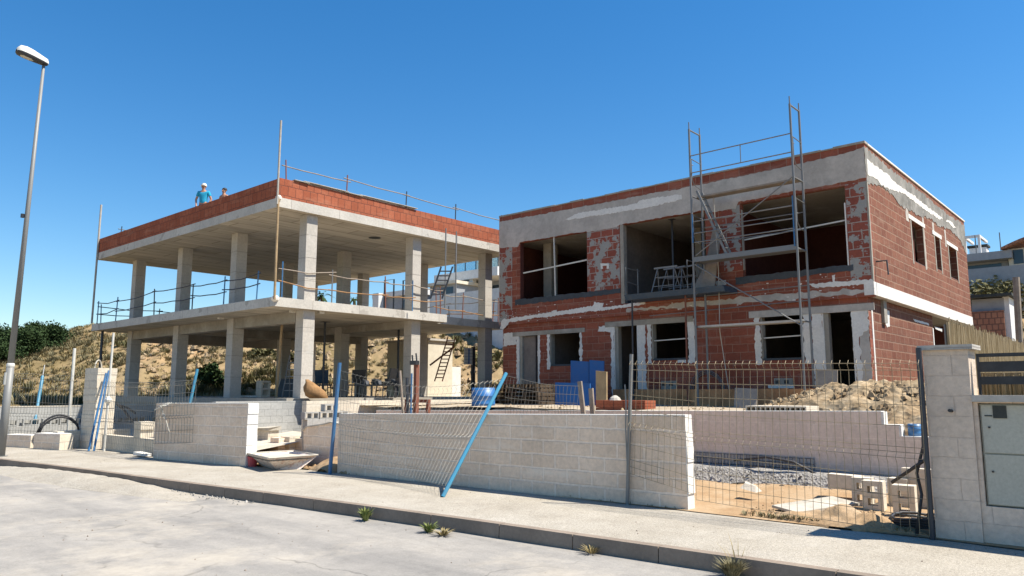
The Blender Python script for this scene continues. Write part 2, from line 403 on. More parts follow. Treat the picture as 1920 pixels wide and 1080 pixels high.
# ================================================================ GROUND, ROAD, PAVEMENT
def interp(tab, t):
    if t <= tab[0][0]: return tab[0][1:]
    for a, b in zip(tab, tab[1:]):
        if t <= b[0]:
            k = (t-a[0])/(b[0]-a[0]); k = k*k*(3-2*k)
            return tuple(x+(y-x)*k for x, y in zip(a[1:], b[1:]))
    return tab[-1][1:]
# crest of the hill: bearing (as tan to the right of the view axis, in px), height over the horizon at the crest, foot and crest distance
HILL = [(-5200,0.,46,80),(-2600,40.,46,82),(-900,95,46,82),(0,88,46,82),(100,100,46,80),(170,116,45,76),(260,118,44,72),(400,122,43,66),(640,118,43,66),
        (800,133,43,70),(940,140,43,72),(1300,170,46,76),(1700,195,48,76),(1830,214,50,76),(1930,222,50,76),(2400,225,50,76),(3600,120,50,80),(7000,0.,50,80)]
def bearing(X, Y):
    f = X*FW[0]+Y*FW[1]; a = X*RT[0]+Y*RT[1]
    if f <= 0.05: return 99999 if a > 0 else -99999
    return 960+1423*a/f
def terrain_z(X, Y, detail=True):
    r = math.hypot(X, Y); px = bearing(X, Y)
    hp, r0, r1 = interp(HILL, px)
    az = abs(math.atan2(X*RT[0]+Y*RT[1], X*FW[0]+Y*FW[1]))
    fd = max(0., min(1., (R(78)-az)/R(18)))
    zc = EZ+hp/1423.*r1*math.cos(min(az, 1.1))
    z = -.36+1.6*max(0., min(1., (r-34)/4.))*fd
    if r > r0:
        k = min(1., (r-r0)/(r1-r0)); k2 = 1-(1-k)**1.7
        z = z+(zc*fd-z*1.0)*k2*fd
    if r > r1: z -= (r-r1)*.02*fd
    if detail and r > r0-2:
        q = fd*min(1., (r-r0+2)/5.)
        z += q*(.6+.4*(px > 260))*(nz(X, Y, 0, .16)*.9+nz(X, Y, 3, .5)*.45+abs(nz(X, Y, 5, 1.1))*.5)*(.35+.65*min(1, (r1+4-min(r, r1+4))/9.))
    return z
mb = MB(); NA = 420
rs = [.01, 10, 20, 28, 33, 35, 37, 39, 41]+[42+.45*i for i in range(88)]+[84, 90, 100, 120, 150, 200, 300, 450, 700, 1200]
angs = []
a = -180.
while a < 180.-1e-6:
    angs.append(a); a += .22 if -44 <= a <= 44 else 2.
for r in rs:
    for a in angs:
        t = TH-R(a); X = r*math.cos(t); Y = r*math.sin(t); mb.v.append(Vector((X, Y, terrain_z(X, Y))))
n = len(angs)
for i in range(len(rs)-1):
    for k in range(n):
        a = i*n+k; b = i*n+(k+1) % n; mb.f.append((a, a+n, b+n, b))
tag(mb.build('ground', M['hill'], base=(0,0,0), smooth=True), kind='structure')

KERB = [(9.2,-60),(8.5,-20),(8.2,-6),(8.05,0),(7.95,2.72),(7.87,4.68),(7.76,7.06),(7.6,9.6),(7.38,12.37),(7.06,15.85),(6.82,19.12),(6.35,23.66),(5.6,29.),(4.2,37.),(2.2,46.)]
BACK = [(10.9,-60),(10.75,-20),(10.7,-6),(10.66,0),(10.62,2.4),(10.6,5.76),(10.55,9.),(10.45,12.),(10.3,14.18),(9.75,17.0),(9.4,21.),(9.45,26.),(9.4,31.),(8.4,39.),(6.4,48.)]
def dens(line, step=.5):
    out = []
    for (x0, y0), (x1, y1) in zip(line, line[1:]):
        k = max(1, int(math.hypot(x1-x0, y1-y0)/step)) if -8 < y0 < 34 else 4
        out += [(x0+(x1-x0)*i/k, y0+(y1-y0)*i/k) for i in range(k)]
    return out+[line[-1]]
def xat(line, y):
    for (x0, y0), (x1, y1) in zip(line, line[1:]):
        if y0 <= y <= y1: return x0+(x1-x0)*(y-y0)/(y1-y0)
    return line[-1][0]
ys = [p[1] for p in dens(KERB)]
def strip(mb, ys, fa, fb, na, zf):
    o = len(mb.v)
    for y in ys:
        xa, xb = fa(y), fb(y)
        for i in range(na+1):
            x = xa+(xb-xa)*i/na; mb.v.append(Vector((x, y, zf(x, y))))
    for j in range(len(ys)-1):
        for i in range(na):
            a = o+j*(na+1)+i; mb.f.append((a, a+1, a+na+2, a+na+1))
mb = MB(); strip(mb, ys, lambda y: xat(KERB, y)-9.5, lambda y: xat(KERB, y)+.02, 24, lambda x, y: -.17+.012*nz(x, y, 0, .8)-.0006*(xat(KERB, y)-x))
tag(mb.build('road', M['road'], base=(0,0,-.17)), kind='structure')
mb = MB(); strip(mb, ys, lambda y: xat(KERB, y)+.155, lambda y: xat(BACK, y)+.12, 6, lambda x, y: .006*nz(x, y, 0, 1.1))
tag(mb.build('pavement', M['pavement'], base=(9,0,0)), kind='structure')
# kerb stones, each a metre long with a joint
mb = MB()
kp = dens(KERB, 1.)
for (x0, y0), (x1, y1) in zip(kp, kp[1:]):
    d = Vector((x1-x0, y1-y0, 0)); L = d.length
    if L < .2: continue
    d /= L; a = Vector((x0, y0, 0))+d*.006; b = Vector((x1, y1, 0))-d*.006; w_ = Vector((d.y, -d.x, 0))*-1
    if w_.x < 0: w_ = -w_
    dz = .004*nz(x0, y0, 9, 3)
    lo = Vector((0, 0, -.3)); t = Vector((0, 0, .012+dz)); s = w_*.02
    mb.hexa([a+lo, a+w_*.16+lo, b+w_*.16+lo, b+lo], [a+s+t, a+w_*.16+t, b+w_*.16+t, b+s+t])
tag(mb.build('kerb', M['kerb']), kind='structure')
# sand swept against the kerb on the left, and dust along the foot of the front wall
def mound(name, cx, cy, rx, ry, h, z0, mat, seed, rot=0., lump=.35, n=44, pw=1.3, fine=3.):
    mb = MB(); c, s = math.cos(rot), math.sin(rot)
    for i in range(n+1):
        for j in range(n+1):
            u = i/n*2-1; v = j/n*2-1; r = math.hypot(u, v)
            e = 1+.28*nz(u*1.7, v*1.7, seed)
            k = max(0., 1-(r/e)**2)**pw if r < e else 0.
            x = cx+(u*rx)*c-(v*ry)*s; y = cy+(u*rx)*s+(v*ry)*c
            z = z0+h*k*(1+lump*nz(x, y, seed, fine*.5))+h*k**.5*lump*.45*nz(x, y, seed+3, fine*1.7)+(.03*lump if k > 0 else -.06)
            mb.v.append(Vector((x, y, z if k > 0 else z0-.06)))
    for i in range(n):
        for j in range(n):
            a = i*(n+1)+j; mb.f.append((a, a+n+1, a+n+2, a+1))
    return mb.build(name, mat, smooth=True, base=(cx, cy, z0))
o = mound('sand_drift', 6.5, 18.6, .75, 5.6, .15, -.178, M['pavement'], 4, rot=.08, lump=.25, n=80, pw=1.6)
tag(o, 'pale sand drift burying the kerb on the left of the road', 'sand pile')
mb = MB()
strip(mb, [y/4 for y in range(-44, 80)], lambda y: 10.5+.08*nz(y, 1)-max(0, y-14)*.1, lambda y: 14.72, 22,
      lambda x, y: .012+.05*nz(x, y, 2, .9)*min(1, max(0, (x-10.7)))+.03*nz(x, y, 4, 3.)*min(1, max(0, x-10.7))+.03*max(0, x-11.5))
tag(mb.build('sand_ground', M['sand'], base=(12,5,0), smooth=True), kind='structure')
mb = MB()
strip(mb, [-8+i*.5 for i in range(54)], lambda y: 14.75, lambda y: 47., 90, lambda x, y: 1.36+.05*nz(x, y, 2, .7)+.03*nz(x, y, 4, 2.)-(.6*max(0., min(1., (15.9-x)/1.1)) if y < 4.6 else 0.))
tag(mb.build('yard_ground', M['yard'], base=(20,5,1.3), smooth=True), kind='structure')
mb = MB()
strip(mb, [18.8+i*.5 for i in range(46)], lambda y: 9.9 if y < 30 else 10.5, lambda y: 13.6, 12, lambda x, y: .03+.22*max(0, (x-10.2))**.7+.05*nz(x, y, 2, .9))
tag(mb.build('front_plot_ground', M['debris'], base=(12,25,0), smooth=True), kind='structure')
mb = MB()
strip(mb, [18.6+i*.6 for i in range(44)], lambda y: 14.4, lambda y: 46., 40, lambda x, y: 1.38+.05*nz(x, y, 2, .7)+.04*nz(x, y, 4, 2.))
tag(mb.build('back_plot_ground', M['yard'], base=(20,30,1.3), smooth=True), kind='structure')
# gravel footing strip at the foot of the inner retaining wall
mb = MB()
strip(mb, [y/5 for y in range(15, 66)], lambda y: 13.8+.1*nz(y, 3, 0, 2), lambda y: 14.58, 14, lambda x, y: .02+.3*min(1, max(0, (x-13.75)/.3))+.035*nz(x, y, 1, 6.))
tag(mb.build('gravel_strip', M['gravel'], base=(14,6,0), smooth=True), kind='structure')

# ================================================================ FRONT WALLS (cream split-face block)
def block_wall(name, pa, pb, ha, hb, thick, label, cat='wall', mat='cream_block', endmat='plaster', group=None, inward=1, top=None):
    """wall from pa (left, seen from the street) to pb (right end); street face on the line pa-pb"""
    pa = Vector((pa[0], pa[1], pa[2] if len(pa) > 2 else 0.)); pb = Vector((pb[0], pb[1], pb[2] if len(pb) > 2 else 0.))
    d = (pb-pa).normalized(); d = Vector((d.x, d.y, 0)).normalized()
    nrm = Vector((-d.y, d.x, 0))*inward
    t = thing(name, (pa+pb)/2, label, cat, group); T = nrm*thick
    mb = MB(); L = (pb-pa).length; k = max(2, int(L/.24))
    mb.hexa([pa-Vector((0,0,.1)), pb-Vector((0,0,.1)), pb+T-Vector((0,0,.1)), pa+T-Vector((0,0,.1))],
            [pa+Vector((0,0,ha)), pb+Vector((0,0,hb)), pb+T+Vector((0,0,hb)), pa+T+Vector((0,0,ha))])
    mb.build('blockwork', M[mat], t)
    # rough broken block ends
    mb = MB(); n = max(1, int(hb/.235)); rnd = random.Random(len(name)*7+int(L*10)); prev = 0
    for i in range(n):
        z0 = i*hb/n; e = .004+.022*rnd.random()
        a = pb+d*e*0
        mb.hexa([pb+Vector((0,0,z0+.002))+nrm*-.004, pb+d*e+Vector((0,0,z0+.002))+nrm*-.004, pb+d*(e+.004)+T*.99+Vector((0,0,z0+.002)), pb+T*.99+Vector((0,0,z0+.002))],
                [pb+Vector((0,0,z0+hb/n-.002))+nrm*-.004, pb+d*(e*.7)+Vector((0,0,z0+hb/n-.002))+nrm*-.004, pb+d*e+T*.99+Vector((0,0,z0+hb/n-.002)), pb+T*.99+Vector((0,0,z0+hb/n-.002))])
    mb.build('broken_end', M[endmat], t)
    mb = MB(); mb.hexa([pa+Vector((0,0,ha)), pb+Vector((0,0,hb)), pb+T+Vector((0,0,hb)), pa+T+Vector((0,0,ha))],
            [pa+Vector((0,0,ha+.012)), pb+Vector((0,0,hb+.012)), pb+T+Vector((0,0,hb+.012)), pa+T+Vector((0,0,ha+.012))])
    mb.build('mortar_cap', M['plaster'], t)
    return t
block_wall('block_wall', (10.27, 14.18), (10.6, 5.76), 1.29, 1.42, .22, 'long low cream block wall along the pavement, in front of the mesh and blue props')
block_wall('block_wall', (9.17, 20.94), (9.67, 17.04), 1.47, 1.5, .3, 'short cream block wall section left of the mortar trough, blue prop leaning on it')
# tall gate pillar on the left
t = thing('gate_pillar', (9.5, 25.8, 0), 'tall free-standing cream block pillar with rope loop on top, left part of plot', 'pillar')
b0 = [Vector(v) for v in ((9.3, 26.6, -.1), (9.37, 25.75, -.1), (9.95, 25.75, -.1), (9.95, 26.6, -.1))]
mb = MB()
for i in range(12):
    z0 = i*.212; rr = random.Random(i); q = [v.copy() for v in b0]
    for v in q: v.x += rr.uniform(-.015, .015)
    q[1].y += rr.uniform(-.02, .02); q[2].y += rr.uniform(-.02, .02)
    mb.hexa([Vector((v.x, v.y, z0)) for v in q], [Vector((v.x, v.y, z0+.209)) for v in q])
mb.build('blockwork', M['white_block'], t)
mb = MB(); mb.tube([(9.5+.14*math.cos(a_/6*math.pi), 26.1+.1*math.cos(a_/6*math.pi), 2.54+.26*math.sin(a_/6*math.pi)) for a_ in range(7)], .022, 6)
mb.build('rope_loop', M['rope'], t)
# low wall stubs further left
for (x0, x1, yb, yt, lab, Y) in ((5, 56, 838, 820, 'low shaded block stub nearest the lamp post', 29.5), (62, 110, 842, 818, 'low block stub between the leaning blue prop and the thin white post', 27.2)):
    p0 = PZ(x0, yb, 0); p1 = PZ(x1, yb+2, 0); h = (yb+2-yt)/1410*p1.length*.95
    block_wall('wall_stub', p0, p1, h, h, .45, lab, 'wall', endmat='white_block')
p0 = PZ(112, 843, 0); p1 = PZ(150, 838, 0); mb = MB(); mb.box(p0.x, p0.x+2.2, p0.y+.3, p0.y+.7, 0, .55)
tag(mb.build('wall_stub', M['white_block'], base=(p0.x+1, p0.y+.4, 0)), 'low pale block kerb running inward beside the tall cream pillar', 'wall')
# grey block wall closing the plot on the left and below the open frame
def simple_wall(name, x0, x1, y0, y1, z0, z1, mat, label, cat='wall', extra=None):
    t = thing(name, ((x0+x1)/2, (y0+y1)/2, z0), label, cat)
    mb = MB(); mb.box(x0, x1, y0, y1, z0, z1); mb.build('blockwork', M[mat], t)
    return t
gl = PY(5, 762, 30.5); gr = PY(160, 753, 30.5)
t = simple_wall('boundary_wall', gl.x-1, 14.0, 30.5, 30.72, -.1, 1.25, 'cmu', 'long grey block boundary wall behind the tall cream pillar on the left')
mb = MB(); mb.box(gl.x-1, 14.0, 30.49, 30.74, 1.252, 1.29); mb.build('mortar_cap', M['debris'], t)
# loose hollow blocks laid on their side on that wall's footing
mb0 = None
def hollow_block(loc, rz, label, group=None, mat='white_block', dims=(.4, .2, .2), cat='block', up='z'):
    """hollow concrete block with two cells open along its vertical axis (or tipped so the cells face sideways)"""
    L, W, H = dims; t = MB(); w_ = .035 if mat != 'white_block' else .075
    def bx(x0, x1, y0, y1, z0, z1): t.box(x0, x1, y0, y1, z0, z1)
    bx(-L/2, L/2, -W/2, -W/2+w_, 0, H); bx(-L/2, L/2, W/2-w_, W/2, 0, H)
    for x in (-L/2, -w_/2, L/2-w_): bx(x, x+w_, -W/2+w_, W/2-w_, 0.001, H-.001)
    if up == 'side': t.v = [Vector((v.x, v.z-H/2, v.y+W/2)) for v in t.v]
    if up == 'end': t.v = [Vector((v.z-H/2, v.y, v.x+L/2)) for v in t.v]
    if up == 'endside': t.v = [Vector((v.y, v.z-H/2, v.x+L/2)) for v in t.v]
    if up in ('side', 'endside'): t.f = [f[::-1] for f in t.f]
    if up == 'end': t.f = [f[::-1] for f in t.f]
    c, s = math.cos(rz), math.sin(rz); loc = Vector(loc)
    t.v = [Vector((v.x*c-v.y*s, v.x*s+v.y*c, v.z))+loc for v in t.v]
    return tag(t.build('hollow_block', M[mat], base=loc), label, cat, group)
for i in range(9):
    x = gl.x+.2+i*.62+random.uniform(-.08, .08); 
    hollow_block((x, 30.32, .62+.0*i), R(random.uniform(-4, 4)), 'hollow grey block lying on its side in the row against the left boundary wall', 'hollow blocks in the row on the left', 'cmu', (.5, .22, .2), 'block', 'side')
mb = MB(); mb.box(gl.x-.5, 13.9, 30.05, 30.485, -.1, .61)
tag(mb.build('footing', M['cmu']), 'grey block footing below the row of loose hollow blocks', 'footing')
# wall under the open frame: bright grey block wall facing right
t = thing('retaining_wall', (12.6, 21.25, 0), 'light grey block wall below the corner of the open concrete frame', 'wall')
MB().box(11.0, 14.75, 21.2, 21.42, -.1, 1.5).build('blockwork', M['cmu'], t)
t = thing('retaining_wall', (13.9, 26, 0), 'shaded grey block wall under the street edge of the concrete frame', 'wall')
MB().box(13.5, 13.7, 21.45, 36.3, -.1, 1.36).build('blockwork', M['cmu'], t)
# stepped grey blocks seen between pillar and short wall
t = thing('stepped_wall', (11, 24.2, 0), 'stepped grey block wall seen between the tall pillar and the short cream wall', 'wall')
mb = MB()
for i, (x1, z1) in enumerate([(13.2, .42), (12.9, .84), (12.5, 1.04)]):
    mb.box(10.7+.42*i, 13.49, 24.2, 24.42, -.1 if i == 0 else [.42, .84, 1.04][i-1], z1)
mb.box(12.0, 13.49, 24.2, 24.42, 1.04, 1.36)
mb.build('blockwork', M['cmu'], t)
# low pale bench wall and bits between pillar and short wall
t = thing('low_wall', (10, 22.6, 0), 'low pale block course seen through the mesh between tall pillar and short wall', 'wall')
MB().box(9.55, 9.78, 21.15, 25.5, -.1, .46).build('blockwork', M['white_block'], t)
t = thing('block_stack', (9.72, 23.0, .46), 'pair of cream blocks stacked on the low pale course beside the short wall', 'blocks')
MB().box(9.55, 9.95, 22.75, 23.2, .46, .68).build('block', M['white_block'], t); MB().box(9.53, 9.93, 22.7, 23.17, .69, .92).build('block', M['white_block'], t)
# pale stacked wall with hollow cells right of the corner (lit side)
t = thing('low_wall', (18, 18.85, 1.0), 'bright cream block wall top behind the long front wall, under the frame', 'wall')
a_ = PY(640, 748, 18.85); b_ = PY(845, 748, 18.85)
MB().box(a_.x-1.2, b_.x+4.5, 18.85, 19.07, -.1, 1.52).build('blockwork', M['white_block'], t)
t = thing('low_wall', (12.4, 18.0, 0), 'grey block corner wall with open cells beside the lit column', 'wall')
c_ = PZ(600, 800, .5)
MB().box(12.2, 13.7, 18.3, 18.52, -.1, 1.02).build('blockwork', M['cmu'], t)
for i, (x, z) in enumerate(((12.35, 1.02), (12.85, 1.02), (13.35, 1.02), (13.0, 1.23))):
    hollow_block((x, 18.41, z), 0, ('end grey hollow block on the corner wall beside the lit column', 'second grey hollow block on the corner wall beside the lit column', 'third grey hollow block on the corner wall, nearest the blue fence post', 'single pale block on top of the corner wall row')[i], 'loose blocks on the corner wall', 'cmu', (.46, .2, .2), 'block', 'side')
# rounded wall piece wrapped at the top with a sheet, between trough and front wall
t = thing('wall_section', (11.3, 16.6, 0), 'short cream block wall piece with dusty sheet over its rounded top, behind the trough', 'wall')
pa = PZ(573, 868, 0); pb = PZ(632, 884, 0); pa = Vector((11.0, 16.35, 0)); 
w0 = PX(570, 868, 11.0); w1 = PX(634, 880, 11.0)
prof = [(w0.y, 0), (w1.y-.3, 0)]
zt = lambda px, py: PX(px, py, 11.0)
pts = [(zt(571,830).y, 0.), (zt(569,808).y, zt(569,808).z), (zt(575,801).y, zt(575,801).z), (zt(590,799).y, zt(590,799).z), (zt(605,797).y, zt(605,797).z), (zt(620,793).y, zt(620,793).z), (zt(632,795).y, zt(632,795).z), (zt(640,797).y, zt(640,797).z), (zt(640,860).y, 0.)]
mb = MB(); mb.prism([(11.0, p, z) for p, z in pts], (.25, 0, 0)); mb.build('blockwork', M['cream_block'], t)
mb = MB()
for (p, z), (p2, z2) in zip(pts[1:-1], pts[2:-1]):
    mb.hexa([(10.97, p, z), (10.97, p2, z2), (11.27, p2, z2), (11.27, p, z)], [(10.97, p, z+.03), (10.97, p2, z2+.03), (11.27, p2, z2+.03), (11.27, p, z+.03)])
mb.build('dust_sheet', M['tarp'], t)
# pale blocks standing behind the trough
for i, (x0, x1, y0, y1, Xp, lab) in enumerate(((460, 503, 806, 850, 12.2, 'pale block pack under a dusty sheet behind the trough'), (506, 523, 820, 850, 11.9, 'upright shaded cream block behind the trough'), (525, 543, 818, 850, 12.1, 'upright sunlit cream block second from the sheeted pack'), (545, 572, 822, 850, 12.3, 'wide pale block beside the wrapped wall piece'))):
    a = PX(x0, y1, Xp); c = PX(x1, y0, Xp)
    t = thing('stone_block', (Xp, (a.y+c.y)/2, .1), lab, 'block')
    mb = MB(); mb.box(Xp, Xp+.35, c.y, a.y, .05, c.z-.02)
    mb.build('block', M['white_block' if i != 1 else 'cream_block'], t)
    if i == 0:
        MB().hexa([(Xp-.05, c.y-.05, c.z-.02), (Xp+.4, c.y-.05, c.z-.02), (Xp+.4, a.y+.1, c.z-.02), (Xp-.05, a.y+.1, c.z-.02)],
                  [(Xp-.05, c.y-.1, c.z+.06), (Xp+.4, c.y-.05, c.z+.1), (Xp+.4, a.y+.1, c.z+.03), (Xp-.3, a.y+.3, c.z-.0)]).build('dust_sheet', M['tarp'], t)
# ---------------------------------------------------------------- inner retaining wall (pinkish, shaded) with stepped right end
XR = 14.6
t = thing('retaining_wall', (XR, 8, 0), 'long smooth pinkish block retaining wall behind the sand, stepped down at its right end', 'wall')
def zr(px, py): q = PX(px, py, XR); return q.y, q.z
y0, z0 = zr(1655, 772); y1, z1 = zr(1660, 797); y2, z2 = zr(1688, 797); y3, z3 = zr(1690, 819); y4, z4 = zr(1790, 821); yl, zl = zr(760, 771)
yl = 18.3; zt_ = lambda y: z0+(zl-z0)*(y-y0)/(yl-y0)
mb = MB(); pr_ = [(XR, yl, -.1), (XR, yl, zl), (XR, y0, z0), (XR, y0-.01, z1), (XR, y2, z1), (XR, y2-.01, z3), (XR, y4, z3), (XR, y4, -.1)]
mb.prism(pr_, (.22, 0, 0)); mb.build('blockwork', M['pink_block'], t)
mb = MB()
for a, b, z in ((y0, y0+.03, None),):
    pass
MB().box(XR-.004, XR+.224, y0-.014, y0+.03, z1, z0).box(XR-.004, XR+.224, y2-.014, y2+.025, z3, z1).box(XR, XR+.22, y4, y2-.012, z3, z3+.012).box(XR, XR+.22, y2, y0-.014, z1, z1+.012).build('mortar_edge', M['plaster'], t)
mb = MB(); mb.hexa([(XR, y0+.03, z0), (XR+.22, y0+.03, z0), (XR+.22, yl, zl), (XR, yl, zl)], [(XR, y0+.03, z0+.01), (XR+.22, y0+.03, z0+.01), (XR+.22, yl, zl+.01), (XR, yl, zl+.01)]); mb.build('mortar_cap', M['plaster'], t)
# buried reinforcement mesh strip at its foot
def wirepanel(mb, P, nu, nv, r, us=None):
    for i in range(nu+1): mb.tube([P(i/nu, j/8) for j in range(9)], r, 4, cap=False)
    for j in range(nv+1): mb.tube([P(i/16, j/nv) for i in range(17)], r, 4, cap=False)
ya, _ = zr(1290, 890); yb, _ = zr(1530, 890)
mb = MB(); mb.box(XR-.012, XR-.002, yb, ya, .33, .56)
tag(mb.build('membrane_strip', M['render']), 'dark strip of membrane along the foot of the pinkish wall', 'membrane')
mb = MB(); wirepanel(mb, lambda u, v: Vector((XR-.06-.02*math.sin(u*9), yb+(ya-yb)*u, .34+.2*v)), 40, 2, .005)
tag(mb.build('wire_strip', M['dark_steel']), 'low strip of reinforcement mesh at the foot of the pinkish wall', 'wire mesh')

# ================================================================ RIGHT: pier, low wall, cabinets, louvre fence, reed screen
t = thing('gate_pier', (10.75, 2.1, 0), 'cream block pier with flat cap right of the grey fence post', 'pillar')
PYR = 2.4; px0 = 10.62; py1 = 1.9
MB().box(px0, px0+.42, py1, PYR, -.1, 2.3).build('blockwork', M['pier'], t)
MB().box(px0-.05, px0+.47, py1-.06, PYR+.05, 2.302, 2.36).build('cap', M['conc_side'], t)
for (px, py) in ((1785, 771),):
    q = PX(px, py, px0); mb = MB(); mb.tube([(px0+.05, q.y, q.z), (px0-.09, q.y+.01, q.z+.01)], .02, 8); mb.build('pipe_stub', M['black'], t)
t = thing('garden_wall', (10.8, -2, 0), 'low cream block wall with built-in meter cabinets at the right edge', 'wall')
wz = PX(1850, 741, 10.7).z
mb = MB(); wallmesh(mb, 'X', 10.66, .34, -9., py1-.002, -.1, wz-.08, [(.2, PX(1836, 800, 10.66).y, PX(1860, 950, 10.66).z, PX(1860, 756, 10.66).z)])
mb.build('blockwork', M['pier'], t)
MB().box(10.6, 11.04, -9., py1-.003, wz-.078, wz).build('coping', M['conc_side'], t)
cy1 = PX(1836, 800, 10.66).y-.01; cz0 = PX(1860, 950, 10.66).z+.01; cz1 = PX(1860, 756, 10.66).z-.01; czm = PX(1860, 851, 10.66).z
t = thing('meter_cabinet', (10.7, cy1-.4, cz0), 'green-grey double-door meter cabinet set in the low wall at the right edge', 'cabinet')
MB().box(10.72, 10.95, .22, cy1, cz0, cz1).build('housing', M['cabinet'], t)
d1 = MB().box(10.69, 10.718, .25, cy1-.02, czm+.01, cz1-.015).build('door', M['cabinet'], t)
MB().box(10.678, 10.689, cy1-.28, cy1-.14, czm+.42, czm+.57).build('window', M['tar'], d1)
MB().lathe((10.684, cy1-.09, czm+.3), [(.012, 0), (.012, .02)], 8).build('lock', M['black'], d1)
MB().box(10.684, 10.689, cy1-.13, cy1-.05, czm+.44, czm+.455).build('marking', M['tar'], d1)
d2 = MB().box(10.69, 10.718, .25, cy1-.02, cz0+.015, czm-.01).build('door', M['cabinet'], t)
MB().lathe((10.684, cy1-.09, czm-.22), [(.012, 0), (.012, .02)], 8).build('lock', M['black'], d2)
t = thing('louvre_fence', (10.8, -2, wz), 'black metal slatted fence panel standing on the low wall at the right edge', 'fence')
lz0 = PX(1840, 721, 10.8).z; lz1 = PX(1840, 663, 10.8).z; ly = PX(1832, 690, 10.8).y
h_ = (lz1-lz0)
MB().box(10.78, 10.82, ly-.03, ly, wz+.002, lz1).box(10.78, 10.82, -8, ly-.03, lz1-.03, lz1).box(10.78, 10.82, -8, ly-.03, lz0, lz0+.03).build('frame', M['black'], t)
for k_, (u0, u1) in enumerate(((.05, .26), (.4, .74), (.88, .99))): MB().box(10.785, 10.815, -8, ly-.031, lz0+.002+h_*u0, lz0+h_*u1-.002).build('slat', M['black'], t)
# reed screen running inward along the side boundary
t = thing('reed_fence', (25, 4, 1.4), 'dry reed screen fence beside the brick house, sloping away at the right', 'fence')
mb = MB(); mb.box(20.4, 44, 4.0, 4.05, 1.2, 3.45)
for i in range(260):
    x = 20.4+i*.09+random.uniform(-.03, .03)
    mb.tube([(x, 3.98, 1.25), (x+random.uniform(-.05, .05), 3.975, 3.46+random.uniform(-.02, .1))], .012, 4)
mb.build('reeds', M['bamboo'], t)
for i in range(8): MB().tube([(20.5+i*3.3, 4.1, 1.2), (20.5+i*3.3, 4.1, 3.4)], .03, 8).build('post', M['steel'], t)
t = thing('reed_fence', (11.1, -3, 0), 'dry reed screen seen through the slats of the black fence at the right edge', 'fence')
mb = MB(); mb.box(11.2, 11.24, -9, py1+.0, .3, 2.02)
for i in range(260): 
    y = 1.88-i*.03; mb.tube([(11.185, y, .4), (11.18, y+random.uniform(-.02, .02), 2.0+random.uniform(-.04, .02))], .01, 4)
mb.build('reeds', M['bamboo'], t)

# ================================================================ FENCE POSTS, PROPS, MESH PANELS
def post(name, p0, p1, r, mat, label, cat='post', group=None, extras=None, n=8, r2=None):
    p0 = Vector(p0); p1 = Vector(p1); t = thing(name, p0, label, cat, group)
    MB().tube([p0, p1], r, n, r2).build('tube', M[mat], t, smooth=False)
    if extras: extras(t, p0, p1)
    return t
def prop_extras(t, p0, p1):      # telescopic steel prop: thin inner tube, collar and foot plate
    d = p1-p0; q = p0+d*.72
    MB().tube([q, q+d.normalized()*.1], .045, 10).build('collar', M['rust'], t)
    MB().tube([p1, p1+d.normalized()*.45], .021, 8).build('inner_tube', M['steel'], t)
gx = 10.5
p = PX(1176, 945, gx); q = PX(1184, 664, gx)
post('fence_post', (gx, p.y, 0), (gx, q.y, q.z), .03, 'lamp_grey', 'grey steel fence post standing against the long cream wall', extras=lambda t, a, b: (MB().tube([a+Vector((-.04, -.03, 1.9)), a+Vector((-.05, -.05, 1.6)), a+Vector((-.03, -.02, 1.2)), a+Vector((-.02, -.03, .6))], .012, 5).build('cable_tie', M['lamp_grey'], t)))
p = PX(1748, 1005, 10.5); q = PX(1722, 652, 10.5)
post('fence_post', (10.5, p.y, 0), (10.5, q.y, q.z), .034, 'dark_steel', 'dark steel fence post leaning left beside the cream pier')
bp0 = PZ(830, 932, 0.); bp1 = PX(949, 700, 11.1)
post('steel_prop', bp0, bp1, .036, 'blue_light', 'bright turquoise steel prop leaning steeply across the long cream wall', 'prop')
p = PX(622, 886, 10.15); q = PX(637, 680, 10.15)
post('steel_prop', (10.1, p.y, 0), q, .042, 'blue', 'dark blue upright prop at the left end of the long cream wall', 'prop')
p = PZ(334, 862, 0); q = PX(370, 692, p.x+.45)
post('steel_prop', p, q, .04, 'blue_light', 'blue prop leaning on the short cream wall', 'prop')
p = PZ(58, 832, 0); q = PX(80, 705, p.x+.5)
post('steel_prop', p, q, .055, 'blue_light', 'thick blue prop leaning right beside the lamp post', 'prop', extras=prop_extras)
for i, (x0, y0, x1, y1, lab) in enumerate(((166, 846, 199, 700, 'outer of two slim navy props leaning on the tall pillar'), (176, 846, 204, 695, 'inner of two slim navy props leaning on the tall pillar'))):
    p = PZ(x0, y0, 0); q = PX(x1, y1, p.x+.5); post('steel_prop', p, q, .034, 'blue', lab, 'prop', 'navy props on the tall pillar')
p = PZ(126, 836, 0); q = PX(140, 653, p.x); post('white_post', p, q, .05, 'white', 'upright thin white post between leaning blue prop and tall pillar')
p = PZ(195, 846, 0); q = PX(213, 624, p.x); post('white_post', p, q, .035, 'white', 'tall white post just right of the tall cream pillar, with white fitting',
    extras=lambda t, a, b: MB().lathe(a+(b-a)*.43-Vector((0,0,.12)), [(.02, 0), (.1, .06), (.11, .12), (.06, .2), (.02, .24)], 12).build('coupler', M['white'], t))
p = PZ(88, 815, .9); 
